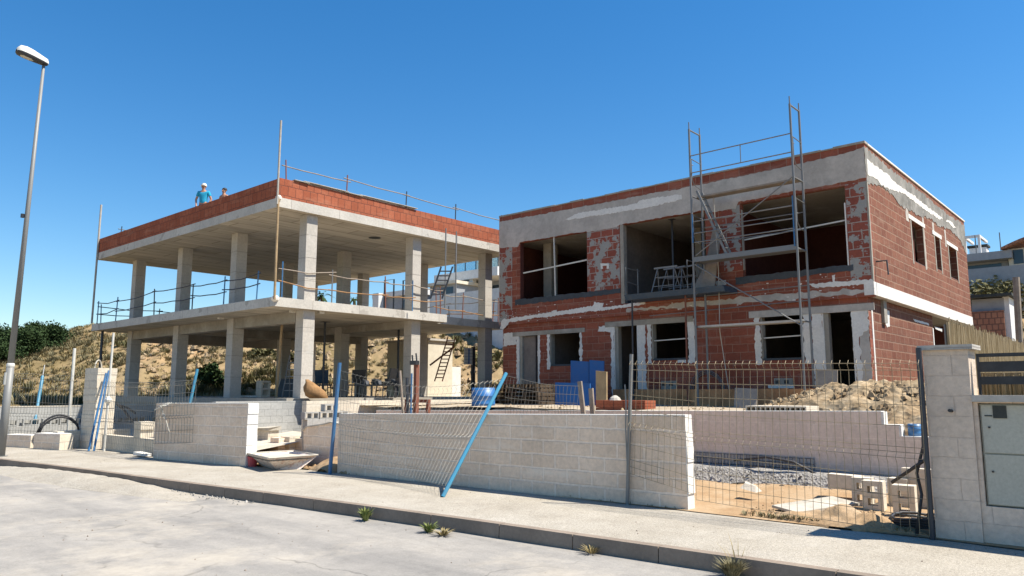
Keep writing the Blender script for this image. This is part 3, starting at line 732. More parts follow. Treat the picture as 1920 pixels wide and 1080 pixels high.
# mesh panels
def mesh_panel(A, B, label, mat='wire', r=.004, dx=.055, rows=None, folds=True, sag=0., lean=0., top=None, wav=.02, base_z=0., group=None, twist=None):
    """welded fence panel hung between two posts; A,B = (bottom, top) points"""
    A0, A1 = map(Vector, A); B0, B1 = map(Vector, B)
    L = (B0-A0).length; nu = max(6, int(L/dx)); nrm = (B0-A0).cross(Vector((0,0,1))).normalized()
    H = (A1-A0).length
    rows = rows or [0, .1, .2, .3, .4, .43, .53, .63, .73, .83, .93, .97, 1.]
    def P(u, v):
        p = (A0.lerp(A1, v)).lerp(B0.lerp(B1, v), u)
        p.z -= sag*math.sin(math.pi*u)*(v**1.3)
        p += nrm*(wav*math.sin(u*7+v*3)+lean*math.sin(math.pi*u)*v)
        if folds:
            for f in (.415, .95):
                if abs(v-f) < .03: p += nrm*.05*(1-abs(v-f)/.03)
        return p
    vv = sorted(set(rows+[.385, .415, .445, .92, .95, .98])) if folds else rows
    mb = MB()
    for i in range(nu+1): mb.tube([P(i/nu, v) for v in vv], r, 4, cap=False)
    for v in rows: mb.tube([P(i/18, v) for i in range(19)], r, 4, cap=False)
    t = thing('mesh_fence_panel', A0.lerp(B0, .5), label, 'fence panel', group)
    mb.build('wire_grid', M[mat], t); return t
# right long panel, hanging between the grey post and the dark post
mesh_panel(((10.45, PX(1180, 900, 10.45).y, .5), (10.45, PX(1184, 672, 10.45).y, PX(1184, 672, 10.45).z)), ((10.4, PX(1300, 910, 10.4).y, .28), (10.4, PX(1305, 672, 10.4).y, PX(1305, 672, 10.4).z)),
    'rusty wire mesh panel just right of the grey fence post', 'wire_rust', .0035, .1, [0, .06, .12, .25, .38, .41, .44, .55, .68, .8, .9, .95], wav=.01)
mesh_panel(((10.4, PX(1305, 930, 10.4).y, .2), (10.4, PX(1306, 672, 10.4).y, PX(1306, 672, 10.4).z)), ((10.42, PX(1742, 985, 10.42).y, .05), (10.42, PX(1722, 668, 10.42).y, PX(1722, 668, 10.42).z)),
    'long wire mesh panel across the sand opening, left of the dark fence post', 'wire_rust', .0035, .105, [0, .1, .2, .31, .42, .45, .48, .6, .72, .82, .92, .96], wav=.012)
# sagging middle panel draped over the long wall between the two blue props
mA = PX(640, 862, 10.12); mB = PX(640, 690, 10.15); mC = bp0.lerp(bp1, .08); mD = bp0.lerp(bp1, .98)
mesh_panel(((10.1, mA.y-.02, .25), (10.15, mB.y-.02, mB.z)), (mC+Vector((-.04, .02, 0)), mD+Vector((-.03, .02, -.02))), 'sagging crumpled wire mesh panel between the dark blue prop and the turquoise prop', 'wire', .003, .11,
    [0, .1, .2, .3, .4, .43, .55, .66, .77, .88, .97], sag=.25, lean=.0, wav=.03)
mE = PX(952, 705, 11.2)
mesh_panel(((11.25, PX(945, 775, 11.2).y, 1.25), (11.2, mE.y, mE.z)), ((11.0, PX(1085, 776, 11.0).y, 1.28), (10.95, PX(1085, 724, 10.95).y, PX(1085, 724, 10.95).z)),
    'short bent mesh panel behind the long wall, from turquoise prop to timber stakes', 'wire', .004, .09, [0, .25, .5, .75, 1.], folds=False, sag=.05, wav=.04)
mesh_panel(((9.3, 24.9, .1), (9.3, 24.9, PX(205, 716, 9.3).z)), ((9.14, 20.9, .1), (9.14, 20.9, PX(288, 718, 9.14).z)), 'wire mesh panel filling the gap between tall pillar and short cream wall', 'wire', .005, .13, rows=[0,.2,.4,.44,.6,.8,.93,1.], wav=.02)
mesh_panel(((9.12, 20.88, .4), (9.12, 20.88, PX(290, 718, 9.1).z)), ((9.35, 19.1, .5), (9.35, 19.1, PX(365, 712, 9.35).z)), 'wire mesh panel leaning against the short cream wall, left of its blue prop', 'wire', .005, .13, rows=[0,.2,.4,.44,.6,.8,.93,1.], wav=.02)
pz0 = PZ(12, 834, 0); pz1 = PZ(140, 838, 0)
mesh_panel((pz0, pz0+Vector((0, 0, PX(12, 700, pz0.x).z))), (pz1, pz1+Vector((0, 0, PX(140, 706, pz1.x).z))), 'far-left wire mesh panel behind the leaning thick blue prop', 'wire', .005, .13, rows=[0,.2,.4,.44,.6,.8,.93,1.], wav=.02)

# ================================================================ OPEN CONCRETE FRAME (left building)
LX0, LX1, LY0, LY1 = 12.81, 24.35, 21.28, 36.3
Z0, Z1, Z2 = 1.58, 4.78, 8.02
FB = thing('concrete_frame', (18.5, 28.8, 0), 'two-storey open concrete frame with red brick parapet, left of the brick house', 'unfinished building')
MB().box(13.4, 24.4, 21.3, 36.3, 1.36, Z0).build('ground_slab', M['concrete'], FB)
mb = MB(); mb.prism([(LX0, LY0, Z1-.3), (20.36, LY0, Z1-.3), (20.36, 21.86, Z1-.3), (LX1, 21.86, Z1-.3), (LX1, LY1, Z1-.3), (LX0, LY1, Z1-.3)], (0, 0, .3))
fs_ = mb.build('floor_slab', [M['concrete_light'], M['soffit']], FB)
for p_ in fs_.data.polygons:
    if p_.normal.z < -.5: p_.material_index = 1
mb = MB(); mb.box(LX0, LX1, LY0, LY1, Z2-.31, Z2)
fs_ = mb.build('roof_slab', [M['concrete_light'], M['soffit']], FB)
for p_ in fs_.data.polygons:
    if p_.normal.z < -.5: p_.material_index = 1
rnd = random.Random(3)
CX = (14.0, 18.8, 23.2); CYs = (21.45, 26.0, 30.4, 34.9)
def column(x, y, z0, z1, w=.43):
    mb = MB(); n = 4; H = z1-z0
    for i in range(n):
        e = rnd.uniform(-.004, .004); a = z0+H*i/n; b = z0+H*(i+1)/n
        mb.box(x+e, x+w+e, y+e, y+w+e, a+(.001 if i else 0), b-.006)
        if i < n-1: mb.box(x+.006, x+w-.006, y+.006, y+w-.006, b-.006, b+.001)
    return mb.build('column', M['conc_side'], FB)
for x in CX:
    for y in CYs:
        yy = y+(.12 if x > 18 and y < 22 else 0); xx = x-.05
        if y < 22 and x > 23: yy = 21.9
        column(x, yy, Z0, Z1-.3, .44); column(x, yy, Z1, Z2-.31, .42)
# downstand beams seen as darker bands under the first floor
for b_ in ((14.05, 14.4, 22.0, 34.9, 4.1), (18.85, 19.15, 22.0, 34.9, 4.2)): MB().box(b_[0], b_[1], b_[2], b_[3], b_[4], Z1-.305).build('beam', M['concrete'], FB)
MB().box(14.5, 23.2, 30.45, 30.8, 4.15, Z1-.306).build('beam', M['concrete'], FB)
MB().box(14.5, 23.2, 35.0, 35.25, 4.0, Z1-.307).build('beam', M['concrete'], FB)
# brick parapet, the right side with a ragged bitumen strip along the top
T_ = .14; ZP = Z2+.64
MB().box(LX0+.01, LX0+T_, LY0+T_, LY1-T_, Z2, ZP).build('parapet', M['clay_parapet'], FB)
MB().box(LX0+.01, LX1-.01, LY0+.01, LY0+T_-.001, Z2, ZP+.01).build('parapet', M['clay_parapet'], FB)
MB().box(LX0+.01, LX1-.01, LY1-T_, LY1-.01, Z2, ZP).build('parapet', M['clay_parapet'], FB)
MB().box(LX1-T_, LX1-.01, LY0+T_, LY1-T_-.001, Z2, ZP).build('parapet', M['clay_parapet'], FB)
mb = MB(); zt_ = ZP+.01
x = 13.5
for (xa, xb, dz) in ((13.35, 13.9, .02), (13.7, 15.5, .05), (15.35, 16.1, .02), (16.0, 18.7, .045)):
    mb.hexa([(xa, LY0-.05, zt_+.014+dz), (xb, LY0-.06, zt_+.004+dz), (xb, LY0+.2, zt_+.0+dz), (xa, LY0+.2, zt_+.01+dz)], [(xa, LY0-.05, zt_+.03+dz), (xb, LY0-.06, zt_+.022+dz), (xb, LY0+.2, zt_+.022+dz), (xa, LY0+.2, zt_+.03+dz)])
mb.build('coping_board', M['concrete_light'], FB)
# stains and pipe stub in the soffit
MB().lathe((18.0, 22.9, Z2-.345), [(.02, 0), (.22, .02), (.25, .03)], 9).build('soffit_hole', M['tar'], FB)
for i, (px, py) in enumerate(((549, 584), (602, 586), (414, 597), (462, 603))):
    q = PZ(px, py, Z1-.34); MB().box(q.x-.1, q.x+.1, q.y-.06, q.y+.06, Z1-.38, Z1-.302).build('spacer', M['white'], FB)
q = Vector((LX0, LY0, Z2-.06)); MB().lathe((LX0-.02, LY0-.02, Z2-.12), [(.03, 0), (.09, .04), (.1, .12), (.05, .17)], 10).build('mortar_blob', M['plaster'], FB)
MB().lathe((LX0+.02, LY0+.0, Z1-.16), [(.04, 0), (.12, .05), (.13, .12), (.06, .2)], 10).build('mortar_blob', M['plaster'], FB)

# guard rails on the frame: posts and sagging boards
def railing(name, pts, posts, rails, label, z, hts=(.55, 1.05), mats=('rust', 'dark_steel'), rail_mat='wood_grey', lean=.0, seed=1, sag=.06, ph=1.15, tilt=None):
    rd = random.Random(seed); a, b = map(Vector, pts)
    t = thing(name, a.lerp(b, .5)+Vector((0, 0, z-a.z)), label, 'guard rail')
    P = []
    for i, u in enumerate(posts):
        p = a.lerp(b, u); tx, ty = rd.uniform(-.05, .05), rd.uniform(-.05, .05); h = ph*rd.uniform(.95, 1.08)
        top = p+Vector((tx, ty, h)); P.append((p, top, h))
        MB().tube([p-Vector((0, 0, .08)), top], .022, 6).build('post', M[mats[i % len(mats)]], t)
    for k, h in enumerate(hts):
        for (p, q, hh), (p2, q2, h2) in zip(P, P[1:]):
            e = rd.uniform(-.06, .06); f = rd.uniform(-.06, .06)
            A = p.lerp(q, (h+e)/hh); B = p2.lerp(q2, (h+f)/h2); Mid = A.lerp(B, .5)-Vector((0, 0, sag*rd.uniform(.3, 1.3)))
            d = (B-A).normalized()*.15
            MB().tube([A-d, A.lerp(B, .25)-Vector((0,0,sag*.6)), Mid, A.lerp(B, .75)-Vector((0,0,sag*.6)), B+d], .02, 5).build('rail', M[rail_mat if (k+len(P)) % 2 else ('wood_grey' if rail_mat != 'dark_steel' else 'dark_steel')], t)
    return t
railing('guard_rail', ((12.95, 36.1, Z1), (12.95, 21.6, Z1)), (0, .14, .4, .62, .78, .93), None, 'sagging guard rail along the street edge of the first floor of the open frame', Z1, mats=('blue', 'blue', 'dark_steel', 'dark_steel'), rail_mat='dark_steel', seed=5, ph=1.0, hts=(.5, .92), sag=.09)
railing('guard_rail', ((12.95, 36.15, Z1), (22.0, 36.15, Z1)), (0.02, .3, .62, .95), None, 'guard rail along the far left edge of the first floor of the open frame', Z1, mats=('blue', 'dark_steel'), rail_mat='dark_steel', seed=8, ph=.95, hts=(.5, .85))
railing('guard_rail', ((13.15, 21.42, Z1), (20.25, 21.42, Z1)), (0, .27, .6, .78, .985), None, 'guard rail on the sunlit side edge of the first floor, from corner to slab step', Z1, mats=('blue', 'steel', 'rust', 'blue', 'rust'), rail_mat='wood', seed=12, ph=1.15, hts=(.5, 1.0), sag=.08)
railing('guard_rail', ((20.4, 22.0, Z1), (24.2, 22.0, Z1)), (0.02, .4, .98), None, 'short guard rail with rusty posts beside the brick house, first floor of the frame', Z1, mats=('rust',), rail_mat='wood', seed=14, ph=1.1, hts=(.35, .95), sag=.06)
railing('guard_rail', ((24.2, 22.4, Z1), (24.2, 35.9, Z1)), (0.0, .2, .45, .7, .98), None, 'rear guard rail at the back edge of the first floor of the open frame', Z1, mats=('rust', 'dark_steel'), rail_mat='wood', seed=15, ph=1.0, sag=.06)
railing('guard_rail', ((13.1, 21.36, ZP), (24.0, 21.36, ZP)), (0, .22, .47, .71, .96), None, 'guard rail above the red brick parapet on the sunlit side of the roof', ZP, mats=('rust', 'rust', 'dark_steel', 'dark_steel', 'steel'), rail_mat='wood_grey', seed=21, ph=.66, hts=(.5,), sag=.03)
railing('guard_rail', ((13.5, 36.1, ZP), (16.5, 36.1, ZP)), (0.05, .95), None, 'short guard rail with white post cap at the far left corner of the roof', ZP, mats=('dark_steel',), rail_mat='dark_steel', seed=22, ph=.75, hts=(.55,), sag=.02)
# tall corner poles
def pole(pts, r, mat, label, name='tall_pole'):
    t = thing(name, pts[0], label, 'pole'); MB().tube(pts, r, 8).build('shaft', M[mat], t); return t
c0 = Vector((LX0-.06, LY0-.1, Z1-.1)); top = PX(527, 226, LX0-.02); mid = PX(522, 372, LX0-.06)
pole([c0, mid], .04, 'wood_pale', 'bamboo-coloured pole standing on the slab corner, lower length of the front corner pole')
pole([mid+Vector((-.05, -.02, -.2)), top], .035, 'pole_pale', 'grey pole rising above the front roof corner of the open frame')
q0 = PX(172, 606, LX0-.04); q1 = PX(190, 384, LX0-.04)
pole([q0, q1], .045, 'pole_pale', 'tall grey pole at the far left corner of the open frame')
q0 = PZ(186, 760, .5); a = PX(192, 626, LX0+.3); b = PX(184, 730, LX0+.3)
pole([Vector((a.x, a.y, 1.0)), Vector((a.x, a.y, Z1-.31))], .06, 'dark_steel', 'dark steel prop under the far left slab corner', 'steel_prop')
a = PX(530, 590, 14.6); b = PX(518, 745, 14.6)
pole([Vector((14.6, b.y, Z0)), a], .045, 'wood_pale', 'slim timber prop under the first floor beside the front column', 'timber_prop')
for (px, y0, y1, d, lab) in ((608, 652, 748, 30, 'thin dark prop with top plate behind the front lit column'), (747, 643, 750, 31, 'thin dark prop under the first floor left of the second lit column')):
    b = PD(px, y0, d); pl = Vector((b.x, b.y, Z0)); t = post('steel_prop', pl, (b.x, b.y, Z1-.32), .045, 'dark_steel', lab, 'prop')
    MB().box(b.x-.15, b.x+.15, b.y-.15, b.y+.15, Z1-.318, Z1-.308).build('head_plate', M['dark_steel'], t)
# things lying on the ground slab
def at(px, py, z): return PZ(px, py, z)
def on_slab(px, X=None, Y=None, z=Z0):
    q = PX(px, 740, X) if X else PY(px, 740, Y); return Vector((q.x, q.y, z))
b = on_slab(493, X=15.2)
hollow_block(b, R(8), 'white hollow block standing upright on the slab left of the lit column', None, 'white_block', (.62, .42, .3), 'block', 'endside')
t = thing('board_stack', b, 'flat pale board lying beside the upright hollow block on the slab', 'board')
q = on_slab(470, X=15.0); MB().box(q.x-.3, q.x+.3, q.y-.5, q.y+.6, Z0+.01, Z0+.07).build('board', M['plaster'], t)
q = on_slab(540, X=16.0); t = thing('black_sheet', q, 'black sheet standing on the slab just left of the lit front column', 'sheet')
MB().hexa([(16.0, q.y-.75, Z0), (16.05, q.y-.75, Z0), (16.05, q.y+.85, Z0), (16.0, q.y+.85, Z0)], [(16.2, q.y-.75, Z0+.72), (16.25, q.y-.75, Z0+.72), (16.25, q.y+.85, Z0+.7), (16.2, q.y+.85, Z0+.7)]).build('sheet', M['black'], t)
def stepladder(base, h, w, rz, mat, label, spread=.55, rungs=6, single=False, lean=.0, lat=.0):
    t = thing('step_ladder', base, label, 'ladder'); t.rotation_euler = (0, 0, rz); O = Vector(base)
    for sgn in ((1, -1) if not single else (1,)):
        for s in (-1, 1):
            MB().beam(O+Vector((s*w/2, sgn*spread/2, 0)), O+Vector((s*w/2*.6, lean, h)), .05, .025).build('side_rail', M[mat], t)
        for k in range(1, rungs):
            u = k/rungs; ww = w/2*(1-.4*u)
            MB().beam(O+Vector((-ww, sgn*spread/2*(1-u)+lean*u, h*u)), O+Vector((ww, sgn*spread/2*(1-u)+lean*u, h*u)), .04, .03).build('rung', M[mat], t)
    return t
q = on_slab(548, X=15.2); stepladder(q, 1.5, .5, R(-60), 'steel', 'aluminium step ladder standing in front of the black sheet')
q = on_slab(532, X=19.5); stepladder(q, 2.0, .5, R(-40), 'blue_light', 'blue step ladder further back in the open frame', single=True)
# sack, chair, clutter
q = on_slab(600, Y=20.9, z=1.5); t = thing('sack', (q.x, 21.0, 1.5), 'slumped tan builders sack beside the foot of the lit front column', 'sack')
mb = MB(); base_ = []
for k, (r, z) in enumerate(((.3, 0), (.37, .08), (.34, .22), (.24, .36), (.13, .5), (.05, .6))):
    for a in range(12):
        an = a/12*2*math.pi; rr = r*(1+.3*nz(math.cos(an)*2.4, math.sin(an)*2.4, k*.5)); base_.append((q.x+rr*math.cos(an)*1.1-.16*k*.6, 21.75-.8+rr*math.sin(an)*.7, 1.58+z))
mb.add(base_, [(i*12+k, i*12+(k+1) % 12, (i+1)*12+(k+1) % 12, (i+1)*12+k) for i in range(5) for k in range(12)]+[tuple(range(60, 72))])
mb.build('cloth', rough_mat('tan_sack', (.3, .17, .075), .3, 3., 12.), t, smooth=True)
def chair(loc, rz, mat, label):
    t = thing('chair', loc, label, 'chair'); t.rotation_euler = (0, 0, rz); O = Vector(loc)
    MB().box(O.x-.25, O.x+.25, O.y-.25, O.y+.25, O.z+.44, O.z+.5).build('seat', M[mat], t)
    MB().hexa([O+Vector(v) for v in ((-.25, .22, .52), (.25, .22, .52), (.25, .27, .52), (-.25, .27, .52))], [O+Vector(v) for v in ((-.27, .34, 1.05), (.27, .34, 1.05), (.27, .39, 1.05), (-.27, .39, 1.05))]).build('backrest', M[mat], t)
    for sx in (-.22, .22):
        for sy in (-.22, .22): MB().tube([O+Vector((sx, sy, .44)), O+Vector((sx*1.15, sy*1.15, 0))], .02, 6).build('leg', M['black'], t)
    return t
q = on_slab(606, X=17.5); chair(q, R(130), 'tray', 'dark blue chair behind the lit front column in the open frame')
q = on_slab(667, X=18.2); chair(q, R(160), 'black', 'black chair at the left end of the dark table under the frame')
q = on_slab(722, X=17.8); chair(q, R(200), 'black', 'black chair at the right end of the dark table under the frame')
a = on_slab(668, X=17.2); b = on_slab(745, X=17.2); t = thing('work_table', (17.4, (a.y+b.y)/2, Z0), 'long low dark work table cluttered with tools under the open frame', 'table')
MB().box(17.1, 17.9, b.y, a.y, Z0+.42, Z0+.47).build('tabletop', M['black'], t)
for x in (17.15, 17.8):
    for y in (b.y+.05, a.y-.12): MB().box(x, x+.06, y, y+.06, Z0, Z0+.42).build('leg', M['black'], t)
rd = random.Random(9)
for i in range(9):
    y = b.y+.15+(a.y-b.y-.3)*i/8; k = i % 3; x = 17.2+rd.random()*.35; lab = 'bucket, tub or tool among the row on the dark work table'
    if k == 0: tag(MB().lathe((x, y, Z0+.471), [(.09, 0), (.12, .2), (.125, .21), (.11, .21)], 12).build('bucket', M['black']), lab, 'bucket', 'buckets on the dark work table').__setitem__('label', 'small black bucket standing on the dark work table')
    elif k == 1: tag(MB().prism([(x, y-.14, Z0+.471), (x, y+.14, Z0+.471), (x, y+.1, Z0+.66), (x, y-.08, Z0+.6)], (.16, 0, 0)).build('tool_case', M['dark_steel']), 'dark tool case with slanted lid on the dark work table', 'tool case', 'tool cases on the dark work table')
    else: tag(MB().lathe((x, y, Z0+.471), [(.15, 0), (.2, .09), (.18, .1), (.1, .03)], 12).build('tub', M['tar']), 'shallow dark tub on the dark work table', 'tub', 'tubs on the dark work table')
# mixer / machine posts behind the long wall
def frame_thing(px0, px1, ytop, ybot, X, mat, label, name, w=.08):
    a = PX(px0, ybot, X); b = PX(px1, ytop, X); t = thing(name, (X, (a.y+b.y)/2, a.z), label, 'stand')
    MB().box(X, X+w, a.y-w, a.y, a.z, b.z).build('leg', M[mat], t); MB().box(X, X+w, b.y, b.y+w, a.z, b.z).build('leg', M[mat], t)
    MB().box(X, X+w, b.y+w+.001, a.y-w-.001, b.z-w, b.z-.001).build('crossbar', M[mat], t); return t
frame_thing(758, 803, 749, 778, 12.6, 'rust', 'rusty low trestle frame behind the long cream wall', 'trestle')
a = PX(779, 776, 12.4); b = PX(782, 684, 12.4); t = thing('machine_mast', (12.4, a.y, 1.2), 'rusty brown mast with clamp head standing behind the long wall', 'mast')
MB().box(12.36, 12.46, a.y-.05, a.y+.05, a.z-.1, b.z).build('mast', M['rust'], t)
MB().box(12.3, 12.42, b.y-.06, b.y+.16, b.z-.001, b.z+.1).build('clamp_head', M['black'], t)
MB().tube([(12.36, b.y+.12, b.z+.1), (12.36, b.y+.14, b.z+.24)], .02, 6).build('lever', M['black'], t); MB().tube([(12.36, b.y-.03, b.z+.1), (12.36, b.y-.0, b.z+.28)], .02, 6).build('lever', M['black'], t)
for (x0, y0, x1, y1, mat, r, lab) in ((758, 775, 750, 695, 'wood_grey', .03, 'leaning grey timber stake left of the rusty mast'), (766, 775, 763, 708, 'dark_steel', .04, 'dark upright bar between timber stake and rusty mast'), (770, 778, 772, 700, 'blue', .022, 'thin blue bar left of the rusty mast')):
    a = PX(x0, y0, 12.1); b = PX(x1, y1, 12.1); post('stake', a-Vector((0, 0, .3)), b, r, mat, lab, 'stake')
for (x0, y0, x1, y1, lab) in ((1099, 777, 1087, 715, 'longer greyed timber stake standing behind the long wall'), (1114, 777, 1108, 728, 'shorter greyed timber stake standing behind the long wall')):
    a = PX(x0, y0, 11.6); b = PX(x1, y1, 11.6); t = thing('timber_stake', a, lab, 'stake'); MB().beam(a-Vector((0, 0, .5)), b, .09, .04, (1, 0, 0)).build('board', M['wood_grey'], t)

# ================================================================ BRICK HOUSE (right building)
RX0, RX1, RY0, RY1 = 21.87, 35.1, 6.03, 19.87
H = thing('brick_house', (28, 13, 1.4), 'two-storey unfinished red block house with grey render band and scaffold, on the right', 'unfinished building')
ZF = 1.7; zs2 = 7.68; ZT = 8.72
up = [(15.61, 18.8, 5.3, 7.56), (10.95, 14.2, 4.79, 7.58), (6.62, 9.75, 5.27, 7.6)]
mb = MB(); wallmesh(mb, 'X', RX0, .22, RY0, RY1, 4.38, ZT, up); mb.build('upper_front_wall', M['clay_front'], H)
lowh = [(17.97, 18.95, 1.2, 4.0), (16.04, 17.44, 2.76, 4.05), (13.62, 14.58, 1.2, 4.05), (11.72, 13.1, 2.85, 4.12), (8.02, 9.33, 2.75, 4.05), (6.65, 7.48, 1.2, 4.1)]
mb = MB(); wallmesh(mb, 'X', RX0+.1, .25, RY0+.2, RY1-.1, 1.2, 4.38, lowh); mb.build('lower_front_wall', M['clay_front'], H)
sideh = [(26.48, 27.94, 5.96, 7.32), (29.63, 30.36, 6.1, 7.3), (31.77, 33.07, 6.05, 7.26)]
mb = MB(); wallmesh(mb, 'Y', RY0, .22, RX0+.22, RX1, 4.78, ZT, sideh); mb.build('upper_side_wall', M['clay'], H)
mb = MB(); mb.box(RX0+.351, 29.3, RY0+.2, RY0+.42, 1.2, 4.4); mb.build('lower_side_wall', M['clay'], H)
MB().box(RX0-.012, RX1+.02, RY0-.02, RY0+.24, 4.42, 4.785).build('slab_edge', M['plaster'], H)
MB().box(RX0+.001, RX0+.22, RY1, RY1+.03, 4.38, ZT).build('end_wall_render', M['render'], H)
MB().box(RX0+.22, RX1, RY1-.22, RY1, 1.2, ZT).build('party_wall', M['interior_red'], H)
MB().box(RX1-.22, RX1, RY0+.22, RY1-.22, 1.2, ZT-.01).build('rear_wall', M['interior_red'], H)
mb = MB(); mb.box(RX0+.22, RX1-.22, RY0+.24, RY1-.22, 4.45, 4.775); mb.build('floor_slab', M['concrete'], H)
mb = MB(); mb.box(RX0+.22, RX1-.22, RY0+.22, RY1-.22, zs2, 8.0); mb.build('roof_slab', M['concrete'], H)
MB().box(RX0+.35, RX1-.22, RY0+.43, RY1-.22, 1.3, 1.55).build('ground_slab', M['concrete'], H)
MB().box(29.2, 29.4, RY0+.43, RY1-.22, 1.56, 4.44).build('interior_wall', M['interior'], H)
# partitions
MB().box(RX0+.23, 27.5, 14.35, 14.55, 4.78, zs2-.001).build('partition', M['interior'], H)
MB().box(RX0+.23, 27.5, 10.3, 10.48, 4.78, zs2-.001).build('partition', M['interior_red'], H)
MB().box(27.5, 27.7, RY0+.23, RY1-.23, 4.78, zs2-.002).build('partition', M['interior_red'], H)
MB().box(RX0+.36, 29, 14.9, 15.1, 1.56, 4.44).build('partition', M['interior'], H)
MB().box(RX0+.36, 29, 10.3, 10.48, 1.56, 4.44).build('partition', M['interior'], H)
MB().box(RX0+.36, 29, 17.65, 17.8, 1.56, 4.44).build('partition', M['interior'], H)
for y, x in ((18.3, 23.2), (12.3, 24.5)): MB().box(x, x+.4, y, y+.4, 4.78, zs2-.003).build('column', M['concrete'], H)
# piers clad with patchy mortar (in front of the plain front wall)
def clad(y0, y1, z0, z1, mat='clay_pier', proud=.006, x=RX0, nm='mortared_pier'): return MB().box(x-proud, x-.0005, y0, y1, z0, z1).build(nm, M[mat], H)
clad(RY0, 6.60, 4.8, 7.62); clad(19.2, RY1, 4.5, 7.72); clad(14.22, 15.6, 5.35, 7.55); clad(9.77, 10.35, 5.5, 7.56, proud=.005)
# grey render band with ragged clay strip above, white streak
yy = lambda px, py=400: PX(px, py, RX0).y
zz = lambda px, py: PX(px, py, RX0).z
B = lambda px, py: (PX(px, py, RX0).y, PX(px, py, RX0).z)
mb = MB(); ragged(mb, 'X', RX0, [(RY1, 7.5), (RY1, 8.55), (16, 8.5), (12, 8.45), (9, 8.46), (6.6, 8.52), (RY0, 8.62), (RY0, 7.72), (6.6, 7.7), (9.8, 7.66), (9.9, 7.45), (10.9, 7.5), (10.95, 7.585), (14.2, 7.585), (14.3, 7.52), (15.6, 7.52), (15.62, 7.565), (18.8, 7.565), (18.9, 7.4)], .014, .018, .09, 3)
mb.build('render_band', M['render'], H)
mb = MB(); ragged(mb, 'X', RX0-.014, [B(1060, 412), B(1085, 399), B(1110, 396), B(1150, 389), B(1195, 382), B(1200, 376), B(1240, 369), B(1278, 365), B(1279, 374), B(1240, 384), B(1195, 392), B(1150, 400), B(1110, 405), B(1085, 410)], .006, .02, .06, 5)
mb.build('plaster_streak', M['plaster'], H)
mb = MB(); rn = random.Random(2); y = RY0-.03
while y < RY1:
    w_ = rn.uniform(.3, .9); mb.box(RX0-.03, RX0+.26, y, min(RY1+.03, y+w_-.004), ZT+.001, ZT+.035+rn.uniform(0, .03)); y += w_
mb.build('mortar_capping', M['concrete'], H)
MB().box(RX0+.261, RX1+.03, RY0-.035, RY0+.25, ZT+.001, ZT+.05).build('parapet_capping', M['plaster'], H)
# side render band and white streak
S = lambda px, py: (PY(px, py, RY0).x, PY(px, py, RY0).z)
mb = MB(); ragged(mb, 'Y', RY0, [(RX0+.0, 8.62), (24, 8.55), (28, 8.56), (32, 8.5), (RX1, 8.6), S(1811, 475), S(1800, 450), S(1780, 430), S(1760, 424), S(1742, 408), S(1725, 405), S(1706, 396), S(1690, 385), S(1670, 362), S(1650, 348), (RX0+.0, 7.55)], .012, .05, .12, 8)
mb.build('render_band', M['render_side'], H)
mb = MB(); ragged(mb, 'Y', RY0-.012, [S(1624, 297), S(1640, 311), S(1660, 324), S(1680, 345), S(1710, 365), S(1735, 385), S(1755, 400), S(1768, 411), S(1760, 411), S(1740, 398), S(1715, 380), S(1695, 363), S(1677, 358), S(1660, 352), S(1640, 335), S(1626, 327)], .006, .03, .12, 9)
mb.build('plaster_streak', M['plaster'], H)
mb = MB(); ragged(mb, 'Y', RY0-.012, [S(1775, 412), S(1785, 417), S(1788, 424), S(1792, 427), S(1786, 427), S(1778, 417), S(1773, 416)], .006, .01, .08, 10); mb.build('plaster_streak', M['plaster'], H)
# side windows: lintels and rough mortar surrounds
for (a, b, c, d) in sideh:
    MB().box(a-.35, b+.3, RY0-.02, RY0+.0, d+.001, d+.14).build('lintel', M['plaster'], H)
    MB().box(a-.12, a-.0, RY0-.009, RY0-.0005, c-.1, d).build('mortar_reveal', M['concrete'], H); MB().box(b+.0, b+.14, RY0-.009, RY0-.0005, c-.1, d).build('mortar_reveal', M['concrete'], H)
    MB().box(a+.0, b-.0, RY0+.02, RY0+.2, c-.02, c+.03).build('sill', M['insul'], H)
# corner mortar line, bracket, side vertical mortar stains
MB().box(RX0-.008, RX0+.09, RY0-.016, RY0+.03, 4.79, 7.6).build('corner_mortar', M['concrete'], H)
for (px, y0, y1, w_) in ((1697, 385, 412, .3), (1728, 405, 500, .22), (1747, 415, 440, .25), (1770, 430, 460, .22)):
    a = PY(px, y0, RY0); b = PY(px, y1, RY0); mb = MB(); ragged(mb, 'Y', RY0-.001, [(a.x, b.z), (a.x+w_, b.z), (a.x+w_, a.z), (a.x, a.z)], .005, .03, .1, int(px)); mb.build('mortar_stain', M['render'], H)
q = PY(1642, 500, RY0); MB().tube([(q.x+.05, RY0, q.z+.15), (q.x+.05, RY0-.28, q.z+.15), (q.x+.05, RY0-.3, q.z-.25)], .025, 6).build('bracket', M['dark_steel'], H)
# lower side wall: white marks
SL = lambda px, py: (PY(px, py, RY0+.2).x, PY(px, py, RY0+.2).z)
for i, pts in enumerate(([S(1, 1)], )): pass
for i, pts in enumerate(([(1658, 580), (1667, 583), (1668, 612), (1663, 614), (1659, 605)], [(1712, 598), (1740, 606), (1742, 610), (1715, 603)], [(1752, 612), (1766, 616), (1766, 622), (1754, 617)])):
    mb = MB(); ragged(mb, 'Y', RY0+.2, [SL(*p) for p in pts][::-1], .008, .01, .07, 20+i); mb.build('plaster_dab', M['plaster'], H)
MB().box(29.18, 29.3, RY0+.185, RY0+.199, 1.4, 3.98).build('corner_mortar', M['plaster'], H); MB().box(RX0+.35, RX0+.47, RY0+.188, RY0+.199, 1.4, 4.1).build('corner_mortar', M['plaster'], H)
MB().box(23.2, 23.5, RY0+.12, RY0+.199, 3.75, 4.41).build('rib', M['concrete'], H)
